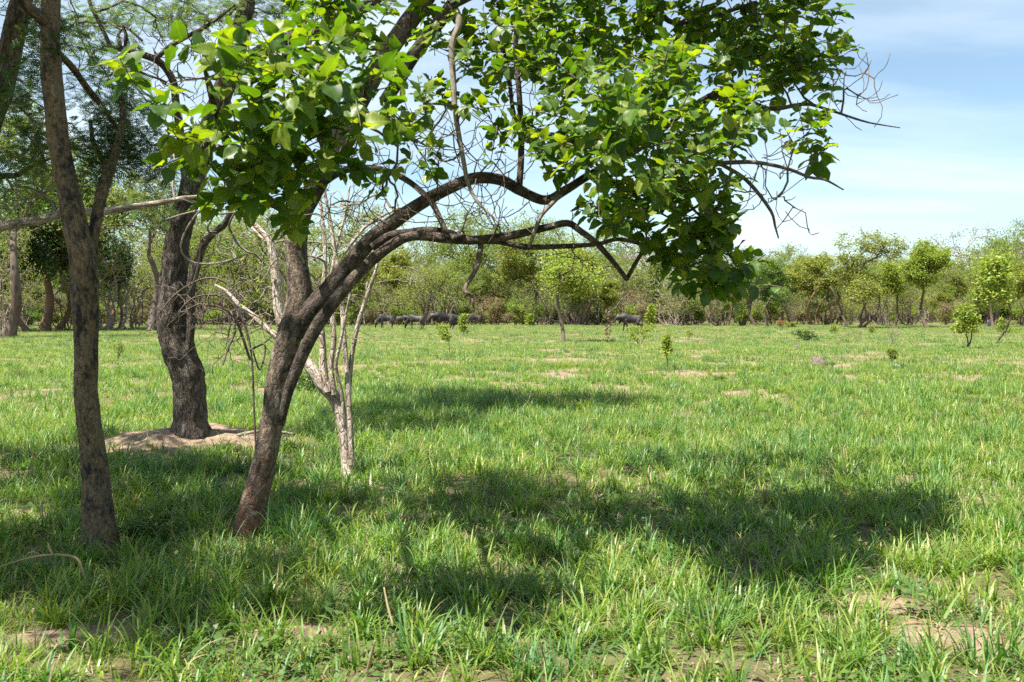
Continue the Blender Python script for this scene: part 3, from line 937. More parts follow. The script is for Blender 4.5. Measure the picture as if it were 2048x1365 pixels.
stem('limb', rows((6.85, 6.8), (1128, 385, 8), (1100, 412, 9), (1082, 432, 9), (1072, 455, 8), (1064, 480, 8), (1058, 494, 7)), M['bark_dead'], treeD, skD, dL, 10, 0.03)
for vr in (rows((5.4, 5.7), (420, 400, 3.2), (385, 440, 3.9), (365, 478, 3.9), (364, 505, 3.9), (388, 526, 3.9), (440, 526, 3.9), (495, 508, 3.2)), rows((5.3, 5.5), (350, 400, 3.2), (345, 370, 3.9), (352, 335, 3.9), (346, 305, 3.2)),
           rows((5.2, 5.4), (402, 470, 2.6), (398, 520, 3.2), (385, 570, 3.2), (372, 590, 2.6)), rows((5.1, 5.2), (505, 360, 3.2), (512, 320, 3.9), (520, 285, 3.2)), rows((5.4, 5.8), (330, 440, 2.6), (370, 428, 3.9), (420, 418, 3.9), (428, 428, 3.9), (470, 425, 3.9), (520, 410, 3.2))):
    stem('vine', vr, M['bark_dead'], treeD, None, None, 7, 0.03)
# leaf clumps: pixel centre, pixel radii, depth, depth spread, shoots
CL = [(490, 195, 60, 75, 4.9, .35, 11), (580, 170, 95, 85, 4.9, .45, 20), (690, 200, 85, 85, 5.0, .4, 18), (455, 325, 70, 70, 5.0, .35, 10), (560, 320, 110, 75, 5.1, .45, 22), (660, 320, 60, 55, 5.2, .3, 9),
      (480, 405, 90, 32, 5.2, .35, 8), (335, 235, 32, 35, 4.8, .25, 3), (265, 160, 18, 22, 4.8, .2, 2), (595, 425, 35, 25, 5.2, .3, 4), (430, 120, 28, 28, 4.8, .2, 3), (760, 180, 30, 50, 5.1, .3, 5),
      (650, 50, 60, 55, 6.0, .5, 10), (750, 50, 70, 45, 6.2, .6, 8), (700, 110, 60, 35, 6.0, .5, 5), (620, 10, 40, 30, 6.0, .4, 5),
      (900, 60, 80, 55, 6.8, .6, 9), (1010, 60, 85, 75, 7.0, .7, 20), (1120, 60, 85, 80, 7.0, .7, 24), (960, 135, 70, 45, 7.0, .5, 9), (1080, 150, 80, 50, 7.0, .5, 13), (1225, 60, 85, 80, 7.0, .7, 22), (1150, 140, 70, 50, 6.8, .5, 11),
      (850, 260, 18, 60, 6.4, .15, 7), (930, 195, 42, 32, 6.6, .3, 5), (790, 310, 16, 20, 6.0, .1, 2), (975, 325, 8, 28, 6.5, .1, 1), (770, 375, 10, 10, 6.4, .1, 1), (1050, 250, 22, 30, 6.7, .2, 3),
      (1190, 215, 75, 75, 5.9, .7, 22), (1290, 205, 95, 90, 5.7, .7, 32), (1150, 310, 75, 50, 6.5, .4, 15), (1270, 320, 100, 70, 5.7, .7, 28), (1390, 325, 75, 70, 6.0, .5, 22), (1290, 420, 95, 50, 6.2, .4, 20),
      (1405, 420, 58, 55, 6.0, .35, 15), (1205, 430, 45, 35, 6.4, .3, 6), (1085, 295, 40, 40, 6.6, .3, 6), (1340, 150, 55, 50, 6.0, .4, 9),
      (1340, 80, 75, 75, 7.0, .6, 20), (1450, 80, 80, 70, 7.0, .6, 22), (1555, 65, 85, 60, 7.2, .6, 26), (1640, 95, 42, 65, 7.2, .5, 14), (1500, 150, 95, 45, 7.1, .5, 24), (1605, 165, 62, 32, 7.2, .4, 12),
      (1490, 255, 55, 50, 5.9, .35, 11), (1440, 280, 40, 40, 6.0, .3, 7), (1625, 295, 38, 42, 6.4, .2, 9), (1370, 495, 70, 42, 6.1, .35, 14), (1460, 550, 45, 30, 6.0, .25, 10), (1440, 500, 32, 40, 6.0, .25, 6), (1400, 560, 35, 20, 6.1, .2, 4),
      (1010, -100, 200, 70, 7.4, .8, 30), (1280, -90, 220, 80, 7.0, .9, 66), (1520, -70, 130, 60, 6.9, .8, 48), (720, -70, 120, 50, 6.6, .6, 10), (1360, -230, 230, 80, 6.6, .8, 80), (1150, -260, 200, 80, 8.2, 1.0, 34), (1260, -330, 230, 90, 8.8, 0.9, 60), (1010, -290, 170, 80, 9.4, .8, 36), (740, -200, 130, 60, 10.0, .6, 22)]
shoots = []
for (px, py, rx, ry, d, dd, n) in CL:
    for k in range(int(round(n * (0.88 if d < 5.6 and px < 800 else 0.92)))):
        a = rng.uniform(0, 2 * math.pi); q = math.sqrt(rng.random())
        dep = d + rng.uniform(-dd, dd)
        shoots.append((at(px + rx * q * math.cos(a), py + ry * q * math.sin(a), dep), at(px, py + 0.4 * ry, d)))
P0 = skD.P[:skD.n]
shoots.sort(key=lambda s: float(np.min(np.linalg.norm(P0 - s[0], axis=1))))
LP, LD, LN, LS = [], [], [], []
for (p, c) in shoots:
    ids = skD.link(p, 0.12, 0.10, 0.25)
    par = skD.P[ids[-2]] if len(ids) > 1 else p - [0, 0, .1]
    u = unit(0.55 * unit(p - par) + 0.45 * unit(p - c) + np.array([0, 0, 0.35]) + rng.normal(0, 0.25, 3))
    L = rng.uniform(0.10, 0.26)
    tipn = skD.node(p + u * L * 0.5, ids[-1]); skD.node(p + u * L, tipn)
    k = int(rng.integers(8, 14)); ph = rng.uniform(0, 6.28)
    e1 = unit(np.cross(u, [0.3, 0.2, 1.0])); e2 = np.cross(u, e1)
    for q in range(k):
        f = (q + 0.4) / k; th = ph + 2.4 * q
        rad = e1 * math.cos(th) + e2 * math.sin(th)
        dr = unit(0.45 * u * (0.4 + f) + 0.95 * rad + np.array([0, 0, -0.12]) + rng.normal(0, 0.18, 3))
        LP.append(p + u * L * f * 1.05 - u * 0.12 * L + dr * 0.022); LD.append(dr)
        LN.append(np.array([0, 0, 0.75]) + 0.35 * SUN_TO + 0.35 * u + rng.normal(0, 0.38, 3))
        LS.append(rng.uniform(0.045, 0.115) * (0.7 if q == k - 1 else 1.0) * (1.06 if p[1] < 5.7 and p[0] < 0 else 1.0))
# bare arcs of fine twig between the leaf masses and off the right-hand tips
for (px, py, rx, ry, d, dd, n) in [(820, 320, 120, 90, 6.9, .5, 50), (960, 300, 110, 90, 6.8, .5, 56), (900, 430, 120, 40, 6.8, .3, 30), (1060, 230, 60, 60, 6.9, .3, 14), (1000, 420, 80, 50, 6.8, .3, 20),
                                   (1700, 170, 60, 60, 7.1, .3, 22), (1540, 370, 60, 50, 6.3, .2, 16), (1560, 310, 60, 45, 6.3, .2, 10), (1590, 440, 45, 30, 6.3, .2, 5), (730, 420, 90, 40, 7.0, .4, 26), (1150, 520, 120, 50, 6.7, .3, 9), (1450, 440, 60, 40, 6.3, .2, 4), (430, 470, 70, 60, 5.6, .4, 5)]:
    for k in range(n):
        a = rng.uniform(0, 2 * math.pi); q = math.sqrt(rng.random())
        ids = skD.link(at(px + rx * q * math.cos(a), py + ry * q * math.sin(a), d + rng.uniform(-dd, dd)), 0.07, 0.16, 0.0)
        e = skD.P[ids[-1]]; b = skD.P[ids[-2]] if len(ids) > 1 else e
        v = unit(e - b + rng.normal(0, 0.02, 3)); i = ids[-1]
        for q in range(3):
            v = unit(v + np.array([0, 0, 0.25]) + rng.normal(0, 0.25, 3)); e = e + v * rng.uniform(0.04, 0.09); i = skD.node(e, i)
tw = MB(); skD.emit(tw, 0.0027, 2.6, 6, 0.012)
tag(tw.build('twigs', M['bark_twig'], treeD), kind='stuff')
LP = np.array(LP); LD = np.array(LD); LN = np.array(LN); LS = np.array(LS)
LR = frames(LD, LN)
lpx, lpy, lfw = to_px(LP)
inframe = (lpx > 10) & (lpx < 2040) & (lpy > 10) & (lpy < 1360)
face = np.abs(np.sum(LR[:, :, 2] * unit(LP - np.array([0, 0, CAMH])), -1))
big = np.where(inframe, LS / lfw * (0.4 + 0.6 * face), 0)
order = np.argsort(-big)
single, rest = order[:300], order[300:]
cm = MB()
ltint = rng.random(len(LP))
scatter_leaves(cm, BROAD, LP[rest], LR[rest], LS[rest], ltint[rest])
crownD = cm.build('crown', M['leaf_broad'], treeD, True)
tag(crownD, None, None, None, 'stuff')
local(treeD)
lmesh = []
for k, (tv, tt) in enumerate(BROAD):
    b = MB(); b.add(tv, None, tt, tint=0.13 * k, bk=tv); lmesh.append(b.mesh('leaf', M['leaf_broad'], True))
offD = np.array(pD)
for q, i in enumerate(single):
    o = link('leaf', lmesh[q % 8], crownD)
    Mx = Matrix.Identity(4)
    for a in range(3):
        for b in range(3): Mx[a][b] = LR[i][a, b] * LS[i]
    Mx.translation = Vector(LP[i])
    o.matrix_parent_inverse = Matrix.Identity(4)
    o.matrix_basis = Mx


def feather_crown(sk, targets, per, s0, s1, tint_off=0.0, seg=0.14, wob=0.14, up=0.3, spread=0.10):
    """link twigs to targets and hang feathery leaves round each"""
    P0 = sk.P[:sk.n].copy()
    dist = [float(np.min(np.linalg.norm(P0 - t, axis=1))) for t in targets]
    P, D, N, S = [], [], [], []
    for i in np.argsort(dist):
        t = targets[i]
        ids = sk.link(t, seg, wob, up)
        pts = [sk.P[j] for j in ids[-3:]]
        for q in range(per):
            b = pts[int(rng.integers(0, len(pts)))] + rng.normal(0, spread, 3) * np.array([1, 1, 0.6])
            dd_ = rng.normal(0, 1, 3); dd_[2] = dd_[2] * 0.35 - 0.1
            P.append(b); D.append(dd_); N.append(np.array([0, 0, 1.0]) + rng.normal(0, 0.3, 3)); S.append(rng.uniform(s0, s1))
    return np.array(P), np.array(D), np.array(N), np.array(S)


def sample(cl):
    out = []
    for (px, py, rx, ry, d, dd, n) in cl:
        for k in range(n):
            a = rng.uniform(0, 2 * math.pi); q = math.sqrt(rng.random())
            out.append(at(px + rx * q * math.cos(a), py + ry * q * math.sin(a), d + rng.uniform(-dd, dd)))
    return out


def sample_w(cl):
    out = []
    for (c, r, n) in cl:
        for k in range(n):
            v = unit(rng.normal(size=3)) * rng.random() ** 0.4
            out.append(np.array(c) + v * np.array(r))
    return out


# ---- tree A: the ochre-barked thorn tree on the left
pA = gpt(200, 1097)
treeA = empty('thorn_tree', pA)
tag(treeA, 'slim thorn tree with orange and black mottled bark, nearest trunk at the left', 'tree')
skA = Skel(); dA = lumps(0.12, 5.0, 0.08, 20.0, 0.45)
b = pA[1]
stem('trunk', rows((b, b - 0.3), (201, 1108, 62), (199, 1060, 57), (194, 990, 53), (187, 910, 49), (178, 845, 46), (172, 780, 45), (172, 707, 46), (171, 640, 49), (169, 570, 53), (163, 505, 52), (146, 430, 47), (132, 360, 44), (118, 290, 43),
                       (110, 220, 40), (104, 150, 38), (100, 80, 37), (102, 0, 36), (110, -90, 33), (130, -190, 28), (140, -300, 20), (150, -420, 12)), M['bark_ochre'], treeA, skA, dA, 36, 0.022, True)
stem('limb', rows((b - .1, b + .4), (178, 520, 22), (188, 470, 22), (196, 420, 23), (208, 370, 23), (222, 330, 20), (236, 285, 17), (246, 235, 13), (240, 180, 9), (225, 130, 6)), M['bark_ochre'], treeA, skA, dA, 18, 0.03)
stem('limb', rows((b + .35, b + .5), (212, 355, 14), (205, 320, 12), (188, 290, 10), (180, 240, 7)), M['bark_ochre'], treeA, skA, dA, 12, 0.03)
stem('limb', rows((b - .2, b - .8), (104, 60, 26), (80, 35, 24), (50, 8, 22), (10, -40, 18), (-60, -110, 14), (-140, -180, 9)), M['bark_ochre'], treeA, skA, dA, 16, 0.03)
stem('limb', rows((b - .25, b + .9), (112, 105, 16), (140, 130, 14), (170, 170, 12), (205, 215, 10), (240, 265, 8), (262, 300, 6)), M['bark_ochre'], treeA, skA, dA, 10, 0.03)
stem('limb', rows((b - .3, b - 1.5), (118, -130, 24), (180, -200, 22), (300, -280, 18), (430, -330, 14), (560, -360, 9)), M['bark_ochre'], treeA, skA, dA, 12, 0.05)
stem('limb', rows((b - .3, b - 2.6), (112, -90, 24), (80, -200, 22), (40, -340, 18), (0, -520, 12), (-30, -700, 8)), M['bark_ochre'], treeA, skA, dA, 12, 0.05)
tgt = sample([(250, 230, 60, 55, 7.9, .5, 38), (210, 300, 60, 50, 7.6, .4, 28), (300, 330, 60, 50, 7.9, .4, 22), (180, 330, 45, 50, 7.4, .3, 14), (60, 300, 60, 60, 7.6, .5, 16), (40, 200, 50, 60, 7.6, .5, 12),
              (60, 110, 60, 60, 7.2, .5, 14), (190, 150, 50, 50, 7.7, .4, 10), (150, 60, 60, 40, 7.4, .4, 8)])
P, D, N, S = feather_crown(skA, tgt, 15, 0.06, 0.11, spread=0.09)
tgt = sample_w([((-4.2, 6.8, 5.0), (1.4, 1.4, 0.8), 40), ((-2.3, 7.2, 5.7), (1.5, 1.2, 0.6), 48), ((-4.7, 4.9, 5.4), (1.4, 1.4, 0.8), 46), ((-3.9, 3.6, 5.8), (0.9, 0.9, 0.5), 18), ((-5.0, 5.8, 4.6), (1.0, 1.3, 0.9), 40)])
P2, D2, N2, S2 = feather_crown(skA, tgt, 40, 0.10, 0.18, spread=0.16)
P = np.vstack([P, P2]); D = np.vstack([D, D2]); N = np.vstack([N, N2]); S = np.concatenate([S, S2])
tw = MB(); skA.emit(tw, 0.003, 2.6, 5, 0.014); tag(tw.build('twigs', M['bark_twig'], treeA), kind='stuff')
cm = MB(); scatter_leaves(cm, FEATHER, P, frames(D, N), S, rng.random(len(P)))
tag(cm.build('crown', M['leaf_acacia_dark'], treeA, False), kind='stuff')
th = MB()                                                        # pale thorns along the stem
tp, tr_ = pxpath(rows((b, b - 0.3), (178, 800, 55), (166, 560, 56), (142, 430, 50), (118, 290, 46), (104, 150, 40), (102, 0, 38)), 0.05)
for k in range(60):
    i = int(rng.integers(0, len(tp))); a = rng.uniform(0, 6.28); v = np.array([math.cos(a), math.sin(a), rng.uniform(-.2, .5)])
    s = tp[i] + v * tr_[i] * 0.95
    tube(th, np.array([s, s + v * 0.03, s + v * 0.06]), np.array([0.0022, 0.0015, 0.0004]), 4)
tag(th.build('thorns', M['bark_dead'], treeA), kind='stuff')
local(treeA)

# ---- tree B: trunk leaning through the top left corner, standing outside the frame
treeB = empty('leaning_tree', (-5.9, 9.4, float(gh(-5.9, 9.4))))
tag(treeB, 'dark trunk leaning through the top left corner, with a long pale limb reaching right', 'tree')
skB = Skel(); dBk = lumps(0.08, 5.0, 0.06, 22.0, 0.3, 0.10)
stem('trunk', rows((9.4, 8.6), (-226, 985, 90), (-200, 850, 80), (-150, 700, 74), (-110, 560, 66), (-70, 400, 58), (-25, 250, 50), (2, 180, 46), (18, 110, 44), (32, 50, 42), (48, -20, 40), (70, -120, 34), (100, -240, 26), (120, -350, 16)), M['bark_dark'], treeB, skB, dBk, 32, 0.03, True)
stem('limb', rows((9.3, 10.6), (-105, 500, 30), (-50, 470, 24), (0, 455, 20), (40, 447, 18), (90, 438, 17), (130, 426, 16), (200, 424, 15), (260, 415, 13), (320, 406, 11), (370, 396, 8), (420, 392, 5)), M['bark_pale'], treeB, skB, dBk, 16, 0.03)
stem('limb', rows((9.2, 9.6), (-60, 370, 16), (-20, 360, 14), (10, 352, 12), (34, 350, 10), (70, 330, 7), (100, 318, 5)), M['bark_dark'], treeB, skB, dBk, 10, 0.03)
tgt = sample([(40, 340, 70, 60, 9.5, .5, 26), (50, 240, 60, 60, 9.6, .5, 22), (30, 130, 60, 70, 9.4, .5, 20), (60, 30, 70, 50, 9.0, .5, 18)])
P, D, N, S = feather_crown(skB, tgt, 13, 0.07, 0.12, spread=0.11)
tgt = sample_w([((-5.6, 7.8, 5.9), (1.5, 1.6, 0.8), 60), ((-6.6, 8.6, 5.4), (1.6, 1.8, 0.9), 56), ((-6.6, 10.6, 5.2), (1.5, 1.8, 0.9), 40)])
P2, D2, N2, S2 = feather_crown(skB, tgt, 40, 0.09, 0.16, spread=0.16)
P = np.vstack([P, P2]); D = np.vstack([D, D2]); N = np.vstack([N, N2]); S = np.concatenate([S, S2])
for k in range(90):                                               # bare dead twigs round the pale limb
    ids = skB.link(at(rng.normal(50, 60), rng.normal(400, 32), rng.uniform(9.2, 10.2)), 0.08, 0.2, 0.0)
tw = MB(); skB.emit(tw, 0.004, 2.6, 5, 0.016); tag(tw.build('twigs', M['bark_dead'], treeB), kind='stuff')
cm = MB(); scatter_leaves(cm, FEATHER, P, frames(D, N), S, rng.random(len(P)))
tag(cm.build('crown', M['leaf_acacia'], treeB, False), kind='stuff')
local(treeB)

# ---- tree C: dark furrowed trunk on the earth mound
pC = gpt(382, 892)
treeC = empty('acacia_tree', pC)
tag(treeC, 'large acacia with dark furrowed bark and swollen bend, rising from the bare earth mound', 'tree')
skC = Skel(); dC = lumps(0.10, 4.0, 0.09, 17.0, 0.30, 0.22)
b = pC[1]
stem('trunk', rows((b, b - 0.5), (383, 896, 74), (381, 850, 66), (380, 800, 63), (377, 755, 62), (364, 715, 64), (350, 680, 62), (344, 640, 58), (346, 580, 54), (351, 520, 50), (358, 460, 48), (376, 400, 46), (394, 335, 43),
                       (418, 265, 41), (440, 200, 40), (462, 140, 40), (476, 90, 36), (486, 40, 33), (494, 0, 31), (500, -80, 28), (490, -180, 22), (470, -280, 15), (440, -360, 9)), M['bark_dark'], treeC, skC, dC, 44, 0.03, True)
stem('limb', rows((b - .35, b - .6), (458, 150, 30), (500, 118, 30), (545, 95, 29), (600, 70, 28), (650, 58, 27), (720, 20, 25), (800, -40, 22), (880, -120, 18), (950, -200, 12), (1010, -260, 8)), M['bark_dark'], treeC, skC, dC, 26, 0.03)
stem('limb', rows((b - .3, b - .9), (376, 395, 20), (366, 310, 17), (359, 256, 16), (352, 205, 15), (347, 165, 15), (330, 136, 14), (311, 119, 14), (278, 108, 13), (249, 99, 13), (220, 98, 12), (205, 97, 10)), M['bark_dark'], treeC, skC, dC, 16, 0.03)
stem('limb', rows((b - .8, b - .9), (311, 119, 11), (330, 102, 10), (348, 88, 10), (396, 62, 8), (421, 48, 7), (470, 10, 5)), M['bark_dark'], treeC, skC, dC, 10, 0.03)
stem('limb', rows((b - .9, b - .9), (222, 98, 10), (214, 78, 9), (198, 44, 8), (180, 7, 7), (165, -60, 5)), M['bark_dark'], treeC, skC, dC, 10, 0.03)
stem('limb', rows((b - .85, b - .9), (250, 98, 8), (252, 70, 7), (246, 50, 6), (285, 82, 5)), M['bark_dark'], treeC, skC, None, 8, 0.03)
stem('limb', rows((b - .2, b - .5), (378, 700, 18), (382, 650, 17), (381, 605, 16), (385, 564, 16), (396, 523, 16), (410, 485, 16), (432, 462, 14), (452, 445, 12), (470, 400, 10), (480, 350, 7)), M['bark_dark'], treeC, skC, dC, 16, 0.03)
stem('limb', rows((b - .4, b + 3.0), (494, -10, 24), (540, -90, 22), (600, -160, 18), (660, -230, 14), (740, -300, 9)), M['bark_dark'], treeC, skC, None, 12, 0.05)
stem('limb', rows((b - .4, b + 1.2), (490, -60, 22), (420, -140, 20), (330, -200, 16), (240, -260, 10)), M['bark_dark'], treeC, skC, None, 12, 0.05)
tgt = sample([(300, 30, 110, 40, 12.4, .9, 34), (420, 20, 90, 35, 12.5, .9, 30), (560, 10, 60, 25, 12.6, .8, 18), (180, 60, 80, 60, 12.3, .8, 24), (250, 160, 90, 40, 12.3, .7, 12), (330, 400, 60, 60, 12.6, .6, 18), (280, 440, 50, 40, 12.8, .6, 12), (500, 50, 30, 30, 12.5, .5, 8)])
P, D, N, S = feather_crown(skC, tgt, 13, 0.08, 0.14, spread=0.15)
tgt = sample_w([((-4.6, 13.6, 8.0), (1.8, 2.0, 0.8), 56), ((-3.0, 15.2, 8.4), (2.0, 1.6, 0.7), 80), ((-1.5, 16.3, 8.4), (1.7, 1.5, 0.7), 80), ((-3.8, 17.2, 8.2), (2.0, 1.4, 0.8), 50)])
P2, D2, N2, S2 = feather_crown(skC, tgt, 44, 0.10, 0.18, spread=0.18)
P = np.vstack([P, P2]); D = np.vstack([D, D2]); N = np.vstack([N, N2]); S = np.concatenate([S, S2])
for k in range(280):                                              # bare twig tangle against the bright sky
    ids = skC.link(at(rng.normal(330, 95), rng.normal(130, 70), rng.uniform(11.6, 13.0)), 0.10, 0.22, 0.0)
tw = MB(); skC.emit(tw, 0.005, 2.7, 5, 0.022); tag(tw.build('twigs', M['bark_twig'], treeC), kind='stuff')
cm = MB(); scatter_leaves(cm, FEATHER, P, frames(D, N), S, rng.random(len(P)))
tag(cm.build('crown', M['leaf_acacia'], treeC, False), kind='stuff')
local(treeC)

# ---- tree E: pale corky tree with several thin upright stems
pE = gpt(695, 958)
treeE = empty('corky_tree', pE)
tag(treeE, 'crooked pale tree with corky cream bark and several thin upright stems, behind the leaning tree', 'tree')
skE = Skel(); dE = lumps(0.12, 9.0, 0.12, 34.0, 0.7)
b = pE[1]
stem('trunk', rows((b, b + 0.3), (697, 966, 26), (693, 930, 18), (688, 880, 19), (681, 830, 22), (668, 796, 26), (648, 772, 28), (628, 745, 25), (606, 716, 23), (586, 690, 25), (566, 655, 22), (556, 610, 20), (552, 560, 19), (546, 510, 17), (540, 482, 15), (522, 462, 12), (500, 440, 9), (470, 410, 6)), M['bark_pale'], treeE, skE, dE, 24, 0.025, True)
stem('limb', rows((b + .2, b + .5), (590, 700, 16.0), (565, 682, 13.6), (540, 662, 12.8), (510, 635, 11.2), (480, 612, 8.8), (455, 585, 6.4), (430, 570, 4.0)), M['bark_pale'], treeE, skE, dE, 14, 0.03)
stem('limb', rows((b - .05, b + .1), (704, 930, 11.2), (702, 880, 12.0), (699, 820, 11.2), (695, 760, 11.2), (690, 700, 10.4), (686, 640, 9.6), (682, 590, 8.8), (672, 520, 8.8), (662, 450, 7.2), (652, 400, 6.4), (640, 330, 4.0)), M['bark_pale'], treeE, skE, dE, 12, 0.03)
stem('limb', rows((b, b + .2), (655, 785, 17.6), (647, 740, 16.0), (645, 690, 13.6), (642, 640, 12.0), (645, 590, 10.4), (650, 530, 8.8), (648, 470, 8.0), (640, 400, 6.4), (632, 340, 4.0)), M['bark_pale'], treeE, skE, dE, 12, 0.03)
stem('limb', rows((b, b + .1), (668, 790, 12.0), (662, 730, 11.2), (668, 680, 10.4), (664, 620, 9.6), (662, 560, 8.0), (672, 500, 6.4), (690, 430, 4.8), (700, 370, 3.2)), M['bark_pale'], treeE, skE, dE, 10, 0.03)
stem('limb', rows((b, b - .2), (690, 850, 8.0), (684, 790, 8.0), (672, 735, 7.2), (680, 690, 6.4), (690, 640, 5.6), (700, 590, 4.8)), M['bark_pale'], treeE, skE, dE, 10, 0.03)
stem('limb', rows((b + .1, b - .1), (697, 800, 9.6), (703, 720, 9.6), (716, 650, 8.8), (735, 590, 8.0), (752, 540, 6.4), (760, 500, 4.8)), M['bark_pale'], treeE, skE, dE, 10, 0.03)
stem('limb', rows((b + .3, b + .6), (545, 500, 8.0), (528, 480, 8.0), (510, 462, 7.2), (490, 442, 6.4), (470, 425, 4.0)), M['bark_pale'], treeE, skE, dE, 10, 0.03)
stem('limb', rows((b + .1, b + .2), (682, 515, 6.4), (705, 485, 7.2), (730, 455, 6.4), (760, 435, 5.6), (800, 415, 4.0)), M['bark_pale'], treeE, skE, dE, 8, 0.03)
for (px, py, rx, ry, n) in [(600, 480, 110, 80, 90), (720, 480, 70, 80, 60), (480, 540, 80, 90, 90), (720, 600, 60, 60, 34), (540, 600, 70, 60, 40), (650, 400, 70, 50, 24)]:
    for k in range(n):
        ids = skE.link(at(rng.normal(px, rx * .6), rng.normal(py, ry * .6), rng.uniform(9.8, 11.2)), 0.10, 0.2, 0.0)
tw = MB(); skE.emit(tw, 0.0042, 2.6, 5, 0.013); tag(tw.build('twigs', M['bark_dead'], treeE), kind='stuff')
P, D, N, S = [], [], [], []
for (px, py, rx, ry, n) in [(520, 500, 30, 50, 60), (510, 590, 25, 40, 40), (660, 745, 12, 14, 14), (690, 420, 90, 40, 40), (760, 440, 50, 40, 30), (640, 600, 60, 60, 18)]:
    for k in range(n):
        P.append(at(rng.normal(px, rx * .6), rng.normal(py, ry * .6), rng.uniform(9.9, 10.9))); D.append(rng.normal(size=3)); N.append(np.array([0, 0, .8]) + rng.normal(0, .5, 3)); S.append(rng.uniform(.03, .06))
near = skE.P[:skE.n]
P = np.array([near[int(np.argmin(np.linalg.norm(near - p, axis=1)))] for p in P]) + rng.normal(0, 0.02, (len(P), 3))
cm = MB(); scatter_leaves(cm, OVATE, P, frames(np.array(D), np.array(N)), np.array(S), rng.random(len(P)))
tag(cm.build('crown', M['leaf_bright'], treeE, False), kind='stuff')
local(treeE)

# ---- dead thorn tangle left of the leaning tree
pT = gpt(470, 742)
pT = np.array([-0.280 * 11.6, 11.6, float(gh(-3.2, 11.6))])
thick = empty('dead_brush', pT)
tag(thick, 'tangle of dead thorny branches hanging between the dark acacia and the leaning tree', 'dead bush')
skT = Skel()
stem('stem', rows((11.6, 11.4), (512, 900, 4.3), (508, 820, 4.3), (505, 740, 4.3), (498, 680, 4.3), (480, 630, 4.3), (455, 600, 3.7), (420, 590, 3.7), (380, 600, 2.5), (345, 640, 1.9)), M['bark_twig'], thick, skT, None, 8, 0.04)
stem('stem', rows((11.4, 11.0), (500, 720, 5.6), (480, 660, 5.6), (462, 625, 5.6), (470, 660, 5.0), (455, 700, 5.0), (446, 730, 3.1)), M['bark_twig'], thick, skT, None, 8, 0.04)
stem('stem', rows((11.4, 11.2), (498, 680, 5.6), (470, 590, 5.0), (440, 560, 4.3), (400, 560, 3.7), (350, 590, 3.1), (310, 640, 2.5), (300, 660, 1.9)), M['bark_twig'], thick, skT, None, 8, 0.04)
stem('stem', rows((11.5, 11.2), (500, 700, 5.6), (530, 690, 4.3), (520, 740, 3.7), (505, 700, 3.1)), M['bark_twig'], thick, skT, None, 8, 0.04)
for (px, py, rx, ry, n) in [(470, 640, 70, 50, 170), (430, 610, 80, 40, 90), (470, 700, 60, 50, 80), (370, 630, 70, 50, 50), (470, 590, 70, 30, 60), (500, 540, 70, 50, 60)]:
    for k in range(n):
        skT.link(at(rng.normal(px, rx * .6), rng.normal(py, ry * .6), rng.uniform(10.9, 12.0)), 0.09, 0.25, 0.0)
tw = MB(); skT.emit(tw, 0.0036, 2.9, 5, 0.009); tag(tw.build('twigs', M['bark_twig'], thick), kind='stuff')
local(thick)


